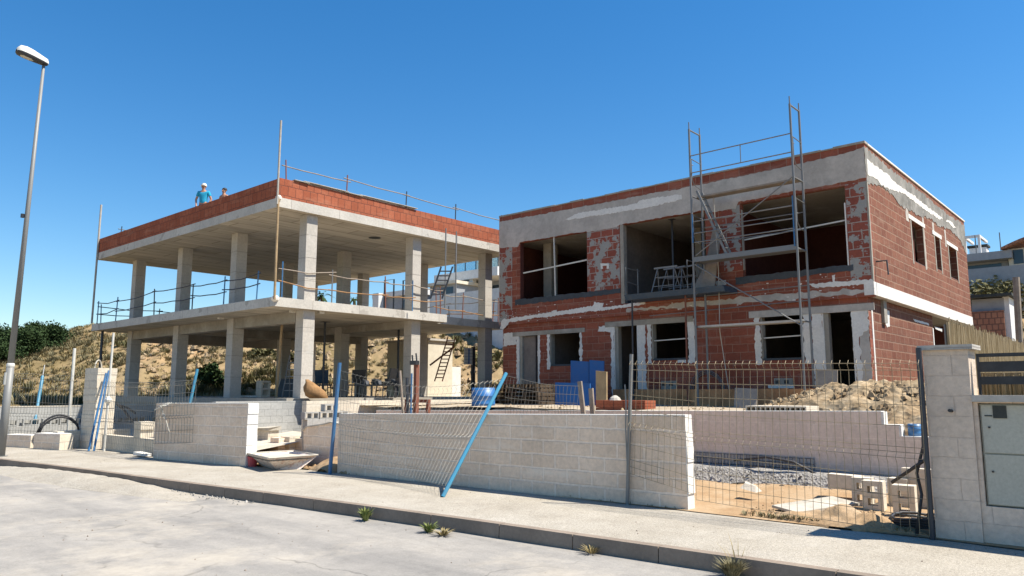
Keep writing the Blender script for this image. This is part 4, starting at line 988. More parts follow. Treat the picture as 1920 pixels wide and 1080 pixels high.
MB().box(29.5, 30, RY0+.8, RY1-1, 1.3, 4.44).build('dark_recess_wall', M['interior'], H)
# horizontal plaster lines between the floors on the front
FRT = []
mb = MB(); ragged(mb, 'X', RX0-.001, [B(942, 600), B(1000, 590), B(1060, 582), B(1112, 573), B(1114, 566), B(1132, 568), B(1128, 577), B(1170, 571), B(1205, 566), B(1212, 570), B(1170, 577), B(1120, 583), B(1050, 590), B(1000, 597), B(955, 604), B(944, 618), B(938, 617), B(940, 604)][::-1], .012, .022, .05, 30)
mb.build('plaster_line', M['plaster'], H)
mb = MB(); ragged(mb, 'X', RX0-.001, [B(1515, 533), B(1560, 529), B(1600, 526), B(1636, 524), B(1640, 548), B(1628, 546), B(1622, 533), B(1600, 535), B(1560, 538), B(1530, 540)][::-1], .012, .02, .05, 31)
mb.build('plaster_line', M['plaster'], H)
for i, pts in enumerate(([(1340, 528), (1361, 525), (1362, 534), (1345, 536)], [(1337, 545), (1352, 548), (1345, 552)], [(1034, 583), (1044, 581), (1042, 592), (1037, 590)], [(1560, 517), (1566, 515), (1566, 529), (1562, 529)])):
    mb = MB(); ragged(mb, 'X', RX0-.001, [B(*p) for p in pts][::-1], .014, .012, .05, 40+i); mb.build('plaster_dab', M['plaster'], H)
mb = MB(); ragged(mb, 'X', RX0-.0006, [(6.1, 4.45), (6.1, 4.62), (9.5, 4.66), (14, 4.6), (14, 4.5), (10, 4.48)], .004, .04, .12, 50); mb.build('cement_smear', M['render'], H)
# small pock marks of mortar across the front
mb = MB(); rn = random.Random(77)
for i in range(80):
    y = rn.uniform(6.2, 19.6); z = rn.choice([rn.uniform(4.42, 5.2), rn.uniform(4.42, 4.9)]); s = rn.uniform(.01, .035)
    if any(a < y < b and z > c for a, b, c, d in up): continue
    mb.box(RX0-.012, RX0-.0007, y, y+s*rn.uniform(1, 3), z, z+s)
mb.build('mortar_specks', M['plaster'], H)
# lintels over the lower openings and plaster surrounds
Bl = lambda px, py: (PX(px, py, RX0+.1).y, PX(px, py, RX0+.1).z)
def lband(px0, py0, px1, py1, h, mat='concrete', proud=.03, name='lintel'):
    a = PX(px0, py0, RX0+.1); b = PX(px1, py1, RX0+.1)
    z = (a.z+b.z)/2; MB().box(RX0+.1-proud, RX0+.0995, b.y, a.y, z, z+h).build(name, M[mat], H)
lband(962, 632, 1097, 622, .16, 'concrete', .03); lband(1135, 615, 1300, 602, .18, 'concrete', .03); lband(1405, 596, 1640, 582, .2, 'render', .035); 
XL = RX0+.1
def surround(hole, wl, wr, seed, wt=0, wb=0):
    a, b, c, d = hole
    if wr: mb = MB(); ragged(mb, 'X', XL, [(a-wr, c-.15), (a+.01, c-.15), (a+.01, d), (a-wr, d)], .018, .03, .07, seed); mb.build('plaster_reveal', M['plaster'], H)
    if wl: mb = MB(); ragged(mb, 'X', XL, [(b-.01, c-.15), (b+wl, c-.15), (b+wl, d+.02), (b-.01, d+.02)], .018, .03, .07, seed+1); mb.build('plaster_reveal', M['plaster'], H)
    if wb: mb = MB(); ragged(mb, 'X', XL, [(a-.1, c-wb), (b*.3+a*.7, c-wb), (b*.3+a*.7, c), (a-.1, c)], .016, .01, .07, seed+2); mb.build('plaster_reveal', M['plaster'], H)
surround((17.97, 18.95, 1.5, 4.0), .1, .07, 60); surround(lowh[1], .12, .1, 63); surround((13.62, 14.58, 1.5, 4.05), .12, .3, 66)
surround(lowh[3], .14, .22, 69, wb=.14); surround(lowh[4], .17, .2, 72); surround((6.65, 7.48, 1.7, 4.1), .3, .16, 75)
mb = MB(); ragged(mb, 'X', XL, [(14.7, 3.85), (15.25, 3.9), (15.2, 4.08), (14.6, 4.1)], .02, .02, .06, 80); mb.build('plaster_dab', M['plaster'], H)
mb = MB(); ragged(mb, 'X', XL, [(19.1, 3.6), (19.75, 3.55), (19.72, 4.05), (19.0, 4.08)], .02, .04, .08, 81); mb.build('plaster_dab', M['plaster'], H)
mb = MB(); ragged(mb, 'X', XL, [(6.24, 1.5), (6.5, 1.5), (6.5, 3.9), (6.24, 4.1)], .012, .02, .07, 82); mb.build('render_patch', M['render'], H)
mb = MB(); ragged(mb, 'X', XL-.013, [(6.24, 3.5), (6.62, 3.2), (6.62, 4.12), (6.24, 4.15)], .008, .04, .07, 83); mb.build('plaster_dab', M['plaster'], H)
# window reveals inside openings (grey block jambs), sills
for a, b, c, d in (lowh[1], lowh[3], lowh[4]):
    MB().box(XL+.02, XL+.24, b-.06, b-.001, c+.001, d-.001).build('jamb', M['concrete'], H)
    MB().box(XL-.02, XL+.26, a+.001, b-.061, c-.04, c+.025).build('sill', M['insul'], H)
    if (a, b) != (16.04, 17.44): MB().beam((XL+.1, a, (c+d)/2+.02), (XL+.1, b-.06, (c+d)/2-.01), .03, .035).build('window_bar', M['white'], H)
for a, b, c, d in (lowh[0], lowh[2], lowh[5]):
    MB().box(XL+.02, XL+.22, b-.16, b-.001, 1.3, d-.001).build('jamb', M['concrete'], H)
    MB().box(XL-.012, XL+.02, b-.03, b-.001, 1.3, d-.002).build('door_frame', M['plaster'], H); MB().box(XL-.012, XL+.02, a+.001, a+.03, 1.3, d-.002).build('door_frame', M['plaster'], H)
MB().box(XL+.1, XL+.3, 18.2, 18.8, 1.56, 3.9).build('inner_door_panel', M['interior'], H)
# upper sills with dark membrane, temporary bars
for (a, b, c, d), ex in ((up[0], 1.2), (up[2], .0)):
    mb = MB(); ragged(mb, 'X', RX0-.002, [(a-(1.4 if ex else .1), c-.12), (b+.25, c-.2), (b+.25, c+.02), (a-(1.4 if ex else .1), c+.04)], .02, .02, .1, int(a*10)); mb.build('sill_membrane', M['insul'], H)
MB().box(RX0+.02, RX0+.2, up[0][1]-.02, up[0][1]+.0, up[0][2], up[0][3]).build('jamb', M['interior_red'], H)
MB().beam((RX0+.05, 17.1, 5.32), (RX0+.05, 17.15, 7.55), .04, .05).build('window_bar', M['white'], H)
MB().beam((RX0+.08, 15.63, 6.52), (RX0+.08, 18.7, 6.35), .03, .05).build('window_bar', M['white'], H)
MB().beam((RX0+.1, 6.63, 6.62), (RX0+.1, 9.74, 6.45), .03, .04).build('window_bar', M['white'], H)
MB().box(RX0-.012, RX0+.1, 6.625, 6.66, 5.3, 7.1).build('jamb_strip', M['plaster'], H); MB().box(RX0+.0, RX0+.08, 9.7, 9.735, 5.5, 7.4).build('jamb_strip', M['concrete'], H)
MB().box(RX0+.001, RX0+.2, 14.05, 14.19, 4.8, 7.57).build('jamb', M['concrete'], H)
q = PX(1133, 498, RX0); mb = MB()
ragged(mb, 'X', RX0-.007, [B(1126, 494), B(1142, 494), B(1142, 504), B(1138, 504), B(1138, 498), B(1130, 499), B(1131, 504), B(1127, 504)][::-1], .01, .004, .06, 90); mb.build('plaster_dab', M['plaster'], H)
# socket boxes in the lower front wall, looped cable
for px, py in ((1247, 722), (1463, 718)):
    q = PX(px+10, py, XL); MB().box(XL-.012, XL-.001, q.y-.22, q.y+.34, q.z-.16, q.z+.14).build('render_patch', M['concrete'], H)
    for dy in (0, .26): MB().box(XL-.018, XL-.0125, q.y-.1+dy, q.y+.04+dy, q.z-.02, q.z+.08).build('socket_hole', M['black'], H)
q = PX(1463, 720, XL); MB().box(XL-.03, XL-.013, q.y-.42, q.y+.36, q.z-.12, q.z-.03).build('plaster_shelf', M['plaster'], H)
mb = MB(); q = PX(1325, 725, XL-.1)
for k in range(3): mb.tube([(XL-.05-.02*k, q.y+(.5+.05*k)*math.cos(a/10*math.pi), 1.8+(.55+.05*k)*math.sin(a/10*math.pi)) for a in range(11)], .014, 5)
tag(mb.build('cable_loop', M['steel']), 'grey looped cable rising beside the low window of the brick house', 'cable')
# interior props of the balcony opening
for (y, x) in ((12.6, 22.7), (11.85, 23.4)):
    t = post('steel_prop', (x, y, 4.78), (x, y, zs2-.002), .04, 'dark_steel', 'steel prop inside the first-floor balcony opening, nearer the facade' if x < 23 else 'steel prop inside the first-floor balcony opening, further in', 'prop')
    MB().box(x-.1, x+.1, y-.1, y+.1, zs2-.012, zs2-.003).build('head_plate', M['dark_steel'], t)
# ---------------------------------------------------------------- loading platform, its rails, trestles, planks
t = thing('loading_platform', (21.3, 11.8, 4.8), 'slate-blue steel loading tray hung at the first-floor balcony opening', 'platform')
pa, pb = 13.45, 9.95; xo = 20.9
mb = MB(); mb.hexa([(21.0, pb, 4.78), (21.85, pb, 4.78), (21.85, pa, 4.78), (21.0, pa, 4.78)][::1], [(xo, pb, 4.95), (21.85, pb, 4.95), (21.85, pa, 4.95), (xo, pa, 4.95)]); mb.build('tray', M['tray'], t)
for y in (13.4, 11.15):
    MB().tube([(xo+.05, y, 4.95), (xo+.05, y, 5.85), (21.8, y, 5.85)], .022, 6).tube([(xo+.05, y, 5.4), (21.7, y, 5.35)], .016, 6).tube([(21.7, y, 4.95), (21.7, y, 5.9)], .02, 6).build('side_rail', M['steel'], t)
for (y, z1, lab) in ((13.3, 1.45, 'left'), (11.35, 1.45, 'right')):
    a = Vector((21.1, y, z1)); post('steel_prop', a, (21.15, y, 4.775), .03, 'rust' if lab == 'right' else 'dark_steel', f'{lab} thin prop under the outer edge of the loading tray', 'prop')
def trestle(O, rz, label):
    t = thing('trestle', O, label, 'trestle', 'trestles on the loading tray'); t.rotation_euler = (0, 0, rz); O = Vector(O)
    MB().beam(O+Vector((-.42, 0, .82)), O+Vector((.42, 0, .82)), .06, .05).build('top_bar', M['steel'], t)
    for sx in (-1, 1):
        for sy in (-1, 1): MB().tube([O+Vector((sx*.3, 0, .8)), O+Vector((sx*.4, sy*.25, 0))], .018, 6).build('leg', M['steel'], t)
    for sy in (-1, 1):
        for h in (.2, .5): MB().tube([O+Vector((-.38+.1*h, sy*.25*(1-h/.8), h)), O+Vector((.38-.1*h, sy*.25*(1-h/.8), h))], .014, 5).build('rung', M['steel'], t)
    return t
trestle((21.3, 12.1, 4.952), R(90), 'front aluminium trestle on the blue loading tray')
trestle((21.6, 11.95, 4.952), R(82), 'second aluminium trestle tucked behind the front one on the tray')
trestle((21.62, 11.5, 4.952), R(74), 'aluminium trestle on the tray nearest the leaning planks')
for i, (y0, y1, w_, z1, lab) in enumerate(((10.62, 10.52, .34, 6.9, 'tall grey plank leaning by the scaffold on the loading tray'), (10.98, 10.75, .2, 6.0, 'narrow grey plank leaning beside the tall one on the loading tray'))):
    t = thing('plank', (21.5, y0, 4.96), lab, 'plank'); MB().hexa([(21.25, y0-w_/2-.04, 4.955), (21.3, y0-w_/2-.04, 4.955), (21.3, y0+w_/2+.08, 4.955), (21.25, y0+w_/2+.08, 4.955)], [(21.75, y1-w_/2, z1), (21.8, y1-w_/2, z1), (21.8, y1+w_/2-.05, z1), (21.75, y1+w_/2-.05, z1)]).build('board', M['wood_grey'], t)

# ================================================================ SCAFFOLD TOWER
t = thing('scaffold_tower', (21.05, 9.2, 1.5), 'galvanised steel scaffold tower in front of the brick house', 'scaffold'); SC = t
YL, YR, XO, XI = 10.8, 7.62, 20.7, 21.4; LV = (1.5, 3.76, 5.78, 7.82, 9.95)
def tb(name, pts, r=.028, mat='steel', n=8, parent=SC): return MB().tube(pts, r, n).build(name, M[mat], parent)
for y in (YL, YR):
    for z0, z1 in zip(LV, LV[1:]):
        f = MB()
        for x in (XO, XI): f.tube([(x, y, z0), (x, y, z1)], .034, 8)
        f.tube([(XO, y, z1-.03), (XI, y, z1-.03)], .024, 8)
        if z0 > 3 and z0 < 9:
            f.tube([(XO, y, z0+.95), (XO+.18, y, z0+1.0)], .016, 6)
        f.build('frame', M['steel'], SC)
    for x in (XO, XI): tb('spigot', [(x, y, 9.95), (x, y, 10.17)], .018)
    for x in (XO, XI): tb('base_jack', [(x, y, 1.38), (x, y, 1.5)], .03)
for z in LV[1:4]:
    if z != 3.76:
        p_ = MB().box(XO+.03, XI-.03, YR+.02, YL-.02, z-.03, z+.02) if z < 7 else MB().box(XI-.38, XI-.03, YR+.02, YL-.02, z-.03, z+.02)
        p_.build('platform', M['wood_grey'] if z > 7 else M['steel'], SC)
        MB().box(XO-.02, XO+.028, YR+.02, YL-.02, z-.07, z+.08).build('toe_board', M['steel'], SC) if z < 7 else None
    else: MB().box(XO+.1, XO+.5, YR+.02, YL-.02, z-.05, z+.01).build('platform', M['conc_side'], SC)
tb('brace', [(XO-.03, YR, 7.8), (XO-.03, YL-.1, 5.9)], .018); tb('brace', [(XO-.03, YL-.1, 5.6), (XO-.03, YR, 3.6)], .018)
for z, k in ((9.07, 1), (8.52, 1), (6.97, 0), (6.6, 0), (6.32, 0)):
    tb('guard_rail', [(XO, YR, z), (XO, YL, z-.0)], .018)
tb('guard_rail', [(XI, YR, 6.9), (XI, YL, 6.9)], .016); tb('guard_rail', [(XI, YR, 6.4), (XI, YL, 6.4)], .016); tb('guard_rail', [(XI, YR, 4.78), (XI, YL, 4.74)], .016)
tb('guard_rail', [(XI, YR, 4.35), (XI, YL+2, 4.25)], .014)
tb('rail_post', [(XO, 9.15, 8.52), (XO, 9.15, 9.07)], .014)
for y in (YL, YR):
    for z in (8.0, 6.2):
        tb('end_guard', [(XO, y, z+1.0), (XI-.02, y-.02, z+.95)], .014); tb('end_guard', [(XO+.03, y-.03, z+.95), (XO+.04, y-.03, z+.3), (XO+.2, y-.03, z+.16), (XI-.12, y-.03, z+.1), (XI-.1, y-.03, z+.88)], .012)
tb('blue_sleeve', [(XO-.04, YR+.05, 5.8), (XO-.03, YR+.05, 7.25)], .02, 'blue'); tb('blue_sleeve', [(XO-.04, YL-.03, 6.3), (XO-.03, YL-.03, 7.2)], .02, 'blue')
tb('hanging_rope', [(XI-.1, YL-.45, 7.8), (XI-.05, YL-.5, 5.5), (XI-.12, YL-.5, 3.6), (XI-.02, YL-.7, 1.6)], .013, 'rope', 5)
lad = thing('ladder', (20.95, 10.2, 5.8), 'aluminium ladder leaning steeply inside the upper scaffold bay', 'ladder')
la, lb = Vector((20.95, YL-.15, 7.95)), Vector((20.9, 9.72, 5.83))
for s in (-.17, .17): MB().beam(la+Vector((s, 0, 0)), lb+Vector((s, 0, 0)), .03, .07).build('side_rail', M['steel'], lad)
for k in range(1, 9):
    p = la.lerp(lb, k/9); MB().tube([p+Vector((-.155, 0, 0)), p+Vector((.155, 0, 0))], .015, 6).build('rung', M['steel'], lad)

# ================================================================ YARD IN FRONT OF THE BRICK HOUSE
GY = 1.38
# formwork boards along the foot of the house
XF = 21.2
a = PX(1150, 766, XF); b = PX(1530, 767, XF); y = b.y; i = 0; rn = random.Random(5)
t = thing('formwork', (XF, (a.y+b.y)/2, 1.2), 'row of upright brown formwork boards along the foot of the brick house', 'formwork')
while y < a.y:
    w_ = rn.uniform(.35, .95); y2 = min(a.y, y+w_)
    MB().hexa([(XF-.03+rn.uniform(-.02, .02), y, 1.2), (XF+.03, y, 1.2), (XF+.03, y2-.012, 1.2), (XF-.03, y2-.012, 1.2)], [(XF-.03, y, 1.86+rn.uniform(-.02, .03)), (XF+.02, y, 1.87), (XF+.02, y2-.012, 1.87), (XF-.03, y2-.012, 1.86)]).build('board', M['form'], t)
    y = y2
# two tiers of greyed sheets leaning
def leaning_sheet(px0, px1, yt, yb, X, mat, label, name='board', lean=.3, th=.03, skew=0.):
    a = PX(px0, yb, X); b = PX(px1, yb, X); tp = PX(px0+skew, yt, X+lean); tq = PX(px1+skew, yt+2, X+lean)
    t = thing(name, (X, (a.y+b.y)/2, a.z), label, 'board')
    MB().hexa([(X, b.y, b.z-.12), (X+th, b.y, b.z-.12), (X+th, a.y, a.z-.12), (X, a.y, a.z-.12)], [(X+lean, tq.y, tq.z), (X+lean+th, tq.y, tq.z), (X+lean+th, tp.y, tp.z), (X+lean, tp.y, tp.z)]).build('sheet', M[mat], t); return t
leaning_sheet(1375, 1417, 727, 770, 20.0, 'cardboard', 'smaller brown board leaning on the formwork left of the broad pale slab', skew=3)
leaning_sheet(1529, 1570, 692, 770, 20.6, 'cardboard', 'tall brown board leaning on the house left of the right doorway', skew=0)
# blue panels
leaning_sheet(1070, 1104, 676, 765, 20.2, 'board_blue', 'tall blue panel leaning beside the left low window, left one of the pair', 'blue_panel', .25, .04)
leaning_sheet(1105, 1132, 675, 765, 20.15, 'board_blue', 'tall blue panel next to the pale timber board, right one of the pair', 'blue_panel', .25, .04)
leaning_sheet(1041, 1106, 717, 766, 18.6, 'board_blue', 'wide low blue panel in front of the two tall blue panels', 'blue_panel', .2, .04)
leaning_sheet(1117, 1137, 695, 757, 17.2, 'wood_pale', 'upright pale timber board in front of the tall blue panels', 'timber_board', .1, .05)
# stacked pallets left of them
def pallet(O, label, sx=1.2, sy=.9, g='pallets stacked left of the blue panels'):
    O = Vector(O); t = thing('pallet', O, label, 'pallet', g)
    for k in range(3): MB().box(O.x-sx/2, O.x+sx/2, O.y-sy/2+k*(sy-.1)/2, O.y-sy/2+k*(sy-.1)/2+.1, O.z, O.z+.09).build('bearer', M['dark_wood'], t)
    for k in range(6): MB().box(O.x-sx/2+k*(sx-.12)/5, O.x-sx/2+k*(sx-.12)/5+.12, O.y-sy/2, O.y+sy/2, O.z+.092, O.z+.115).build('deck_board', M['dark_wood'], t)
    return t
for j, px in enumerate((958, 1003)):
    q = PX(px, 762, 18.8)
    for k in range(5 if j == 0 else 5): pallet((18.8+rn.uniform(-.05, .05), q.y+rn.uniform(-.05, .05), GY+.02+k*.13), f'{["bottom","second","middle","fourth","top"][k]} dark timber pallet of the {"left" if j == 0 else "right"} stack beside the blue panels', 1.1, 1.15)
# orange brick pack on the retaining wall edge
a = PX(1117, 771, 15.3); b = PX(1178, 771, 15.3); t = thing('brick_stack', (15.5, (a.y+b.y)/2, 1.35), 'stack of long orange clay blocks lying behind the long front wall', 'bricks')
for r in range(3):
    for k in range(2): MB().box(15.3+k*.26, 15.3+k*.26+.25, b.y, a.y, a.z+r*.09, a.z+r*.09+.085).build('clay_block', M['clay_parapet'], t)
b2 = PX(1210, 771, 15.3); t = thing('brick_stack', (15.5, (b.y+b2.y)/2, 1.35), 'pack of orange clay blocks with cell ends showing beside the grey fence post', 'bricks')
for r in range(4):
    for k in range(5):
        y = b.y-.02-(b.y-b2.y)*(k+1)/5*.98; MB().box(15.28, 15.75, y, y+(b.y-b2.y)/5*.92, a.z+r*.068, a.z+r*.068+.062).build('clay_block', M['clay_parapet'], t)
q = PX(1149, 749, 15.4); t = thing('mortar_heap', q, 'small pale bag and mortar lump on top of the orange block stack', 'mortar')
MB().lathe((15.5, q.y, q.z-.03), [(.16, 0), (.12, .07), (.05, .12), (.01, .13)], 9).build('lump', M['tarp'], t)
# hollow-brick pallet slab
a = PX(1398, 771, 15.2); b = PX(1512, 771, 15.2); t = thing('hollow_slab', (15.4, (a.y+b.y)/2, 1.35), 'pale hollow-core ceiling slab lying behind the pinkish wall near the dirt heap', 'slab')
zb = a.z-.0
MB().box(15.2, 15.9, b.y, a.y, zb+.085, zb+.115).build('top_skin', M['white_block'], t); MB().box(15.2, 15.9, b.y, a.y, zb-.03, zb).build('bottom_skin', M['white_block'], t)
for k in range(13):
    y = b.y+(a.y-b.y-.03)*k/12; MB().box(15.2, 15.9, y, y+.03, zb+.001, zb+.084).build('web', M['white_block'], t)
# board along the wall, white
a = PX(930, 769, 15.0); b = PX(1080, 768, 15.0)
t = thing('plank', (15.0, (a.y+b.y)/2, a.z), 'long whitened plank lying on the wall behind the turquoise prop', 'plank'); MB().beam(a+Vector((0, 0, .0)), b+Vector((.0, 0, -.02)), .25, .05).build('board', M['plaster'], t)
# barrels and bucket
def barrel(px0, px1, yt, yb, X, mat, label, name='barrel', band=True):
    a = PX(px0, yb, X); b = PX(px1, yb, X); tp = PX((px0+px1)/2, yt, X); r = abs(a.y-b.y)/2*.8; h = tp.z-a.z; c = Vector((X+r, (a.y+b.y)/2, a.z-.03))
    t = thing(name, c, label, name)
    MB().lathe(c, [(r*.92, 0), (r, .05*h), (r*1.01, .33*h), (r*1.04, .35*h), (r*1.01, .37*h), (r*1.01, .64*h), (r*1.04, .66*h), (r*1.01, .68*h), (r, h), (r*.93, h), (r*.9, .5*h)], 20).build('drum', M[mat], t, smooth=True); return t
barrel(871, 911, 725, 771, 16.0, 'drum_blue' if 'drum_blue' in M else 'blue2', 'blue dusty plastic barrel standing between the open frame and the brick house')
barrel(1697, 1730, 792, 818, XR+.1, 'blue', 'blue bucket standing on the stepped end of the pinkish wall', 'bucket')
# sign board and post in the background between buildings
q = PD(880, 668, 33); t = thing('sign_board', (q.x, q.y, 1.4), 'white gridded board on a dark post seen between the two buildings', 'sign')
MB().box(q.x-.3, q.x+.2, q.y, q.y+.03, q.z-.36, q.z+.36).build('panel', M['white'], t)
for k in range(5): MB().box(q.x-.3, q.x+.2, q.y-.004, q.y-.0005, q.z-.3+k*.14, q.z-.285+k*.14).build('line', M['lamp_grey'], t)
MB().box(q.x-.07, q.x+.01, q.y-.007, q.y-.0045, q.z-.36, q.z+.36).build('stripe', M['board_blue'], t)
MB().box(q.x+.21, q.x+.36, q.y-.02, q.y+.1, 1.3, q.z+.42).build('post', M['dark_steel'], t)
# cream shed and steel stair seen through the frame
q = PD(825, 700, 36); q2 = PD(848, 640, 36); q1 = PD(803, 640, 36)
t = thing('shed', (q.x, q.y, 1.3), 'small cream walled shed behind the frame with a dark ladder against it', 'shed')
xe = PY(848, 700, q1.y).x; xf = PY(864, 700, q1.y).x
MB().box(q1.x, xe, q1.y, q1.y+3, 1.2, q1.z+.05).build('wall', M['house_cream'], t); MB().box(q1.x-.1, xe+.1, q1.y-.1, q1.y+3.1, q1.z+.051, q1.z+.15).build('roof', M['conc_side'], t)
MB().box(xe+.001, xf, q1.y, q1.y+1.2, 1.2, 3.0).build('annex', M['house_white'], t)
def rack(px0, y0, px1, y1, d, w_, mat, label, n=12):
    a = PD(px0, y0, d); b = PD(px1, y1, d); t = thing('ladder', b, label, 'ladder'); s = Vector((RT[0], RT[1], 0))*w_/2
    MB().tube([a-s, b-s], .03, 6).build('side_rail', M[mat], t); MB().tube([a+s, b+s], .03, 6).build('side_rail', M[mat], t)
    for k in range(1, n): p = b.lerp(a, k/n); MB().tube([p-s, p+s], .025, 5).build('rung', M[mat], t)
    return t
rack(847, 632, 822, 715, 34.5, .35, 'rust', 'rusty ladder leaning up against the cream shed, seen under the first floor')
a = PD(806, 685, 34); b = PD(852, 650, 34); post('brace_bar', a, b, .04, 'rust', 'rusty diagonal bar leaning across the cream shed', 'bar')
rack(838, 500, 818, 560, 26.0, .4, 'dark_steel', 'dark ladder standing on the first floor of the open frame, near the back right', n=7)
for (px, d, y1, mat, lab) in ((834, 27, 510, 'steel', 'thin steel upright left of the white house, first floor'), (854, 27.5, 503, 'steel', 'thin steel upright right of the dark ladder, first floor')):
    q = PD(px, 600, d); tp = PD(px, y1, d); post('steel_prop', (q.x, q.y, Z1-.0), (q.x, q.y, Z2-.32), .025, mat, lab, 'prop')
q = PD(745, 560, 29); t = thing('sawhorse', (q.x, q.y, Z1), 'dark bent-tube stand on the first floor behind the second lit column', 'stand')
for s in (-.35, .15): MB().tube([q+Vector((s, s*-1, Z1-q.z)), q+Vector((s, s*-1, .7)), q+Vector((s+.25, -s-.25, .75)), q+Vector((s+.25, -s-.25, Z1-q.z))], .03, 6).build('bent_tube', M['dark_steel'], t)

# ================================================================ DIRT HEAPS AND LOOSE RUBBLE
dq = PX(1640, 740, 18.0)
o = mound('dirt_heap', 18.0, 4.6, 2.0, 3.2, .62, 1.3, M['dirt'], 11, rot=0, lump=.38, n=110, pw=.8, fine=4.5)
tag(o, 'big heap of clumpy yellow-brown soil in front of the right doorway', 'dirt heap')
o = mound('dirt_heap', 15.7, 3.4, .9, 1.6, .42, 1.0, M['dirt'], 13, lump=.5, n=60, pw=1., fine=5.)
tag(o, 'lower spill of soil and stones above the stepped wall end', 'dirt heap')
def rubble(name, n, area, size, mat, seed, label=None, cat=None, kind='stuff'):
    rd = random.Random(seed); mb = MB()
    for i in range(n):
        x, y, z = area(rd); s = size*rd.uniform(.35, 1.3); k = rd.choice((5, 6)); base = []
        top = Vector((x+rd.uniform(-.3, .3)*s, y+rd.uniform(-.3, .3)*s, z+s*rd.uniform(.4, .9)))
        ph = rd.random()*6
        for a in range(k):
            an = ph+a/k*2*math.pi; rr = s*rd.uniform(.5, 1.); base.append(Vector((x+rr*math.cos(an), y+rr*math.sin(an), z-.3*s+rd.uniform(0, .25)*s)))
        mid = [b.lerp(top, .55)+Vector((0, 0, s*.22)) for b in base]
        mb.add(base+mid+[top], [(a, (a+1) % k, k+(a+1) % k, k+a) for a in range(k)]+[(k+a, k+(a+1) % k, 2*k) for a in range(k)])
    return tag(mb.build(name, M[mat]), label, cat, None, kind)
def on_heap(rd):
    import math as m_
    while True:
        u, v = rd.uniform(-1, 1), rd.uniform(-1, 1); r = u*u+v*v
        if r < .95: return 18.0+u*1.95, 4.6+v*3.1, 1.32+.62*(1-r)**.8
rubble('soil_clods', 700, on_heap, .1, 'dirt', 3)
rubble('sand_clods', 260, lambda rd: (rd.uniform(10.75, 12.2), rd.uniform(2.4, 5.0), .03), .035, 'sand', 4)
rubble('gravel_stones', 900, lambda rd: (rd.uniform(13.75, 14.5), rd.uniform(3.0, 13), .28), .035, 'gravel', 6)
rubble('yard_rubble', 220, lambda rd: (rd.uniform(14.9, 20.8), rd.uniform(4, 19), 1.37), .05, 'dirt', 7)
rubble('kerb_crumbs', 240, lambda rd: (lambda y: (xat(KERB, y)-abs(rd.gauss(0, .16))-.02, y, -.165))(rd.uniform(12.5, 24)), .035, 'gravel', 8)
rubble('road_grit', 160, lambda rd: (lambda y: (xat(KERB, y)-rd.uniform(.0, 5)**1.2, y, -.17))(rd.uniform(3, 22)), .014, 'kerb', 9)
rubble('pavement_grit', 160, lambda rd: (lambda y: (xat(KERB, y)+rd.uniform(.3, 3), y, 0.))(rd.uniform(1, 24)), .014, 'kerb', 10)
rubble('wall_foot_rubble', 150, lambda rd: (11.4+rd.uniform(-1.2, .8), rd.uniform(13.6, 16.8), .02), .07, 'sand', 12)
o = mound('sand_heap', 10.6, 14.75, .45, .7, .28, .0, M['sand'], 17, lump=.6, n=30); tag(o, 'little orange sand heap at the left end of the long wall', 'sand pile')
o = mound('sand_heap', 10.95, 3.4, .5, 1.1, .16, .0, M['sand'], 19, lump=.9, n=40, fine=5.); tag(o, 'lumpy sand spill beside the black hose coil', 'sand pile')
rubble('bank_rocks', 1500, lambda rd: (lambda a, r: (lambda X, Y: (X, Y, terrain_z(X, Y)))(r*math.cos(a), r*math.sin(a)))(TH-R(rd.uniform(-27, 3)), rd.uniform(43, 60)), .3, 'rock_tan' if 'rock_tan' in M else 'dirt', 15)

# ================================================================ RIGHT FRONT: loose blocks, board, hoses
B2 = lambda px, py, z=0.03: PZ(px, py, z)
def std_block(px, py, rz, label, dims=(.43, .29, .22), up='end', mat='white_block', z=.03):
    q = PZ(px, py, z); return hollow_block(q, rz, label, 'loose hollow blocks on the sand', mat, dims, 'block', up)
std_block(1620, 948, R(6), 'upright hollow block partly hidden behind the sunlit one on the sand')
std_block(1641, 956, R(4), 'upright hollow block with two open cells facing the street, right of the flat board')
std_block(1690, 950, R(-6), 'upright notched block behind the one nearest the hose coil')
std_block(1699, 967, R(5), 'upright hollow block nearest the hose coil, light showing through its cells')
q = PZ(1578, 912, .25); tag(MB().hexa([(q.x, q.y-.3, .2), (q.x+.2, q.y-.3, .2), (q.x+.2, q.y+.22, .2), (q.x, q.y+.22, .2)], [(q.x, q.y-.3, .43), (q.x+.2, q.y-.3, .43), (q.x+.2, q.y+.22, .44), (q.x, q.y+.22, .44)]).build('solid_block', M['white_block']), 'solid cream block lying on the gravel strip against the pinkish wall', 'block')
q = PZ(1722, 955, .1); t = thing('slab', (q.x+.6, q.y, .1), 'large cream slab standing behind the loose blocks beside the dark post', 'slab')
MB().box(q.x+.6, q.x+.75, q.y-.35, q.y+.35, .05, .62).build('slab', M['white_block'], t)
t = thing('plywood_board', PZ(1520, 948, .05), 'flat pale plywood board lying on the sand left of the loose blocks', 'board')
P4 = [PZ(1447, 947, .1), PZ(1495, 960, .06), PZ(1612, 943, .1), PZ(1560, 930, .2)]
mb = MB(); mb.add(P4+[p-Vector((0, 0, .035)) for p in P4], [(0, 1, 2, 3), (7, 6, 5, 4), (0, 4, 5, 1), (1, 5, 6, 2), (2, 6, 7, 3), (3, 7, 4, 0)]); mb.build('board', M['wall_board'] if 'wall_board' in M else M['tarp'], t)
mb = MB(); c = PZ(1730, 985, .08)
for k in range(4):
    mb.tube([(c.x+(.28+.03*k)*math.cos(a/14*2*math.pi)*.8, c.y+(.45-.03*k)*math.sin(a/14*2*math.pi), .07+.035*k+.02*math.sin(a)) for a in range(15)], .018, 6)
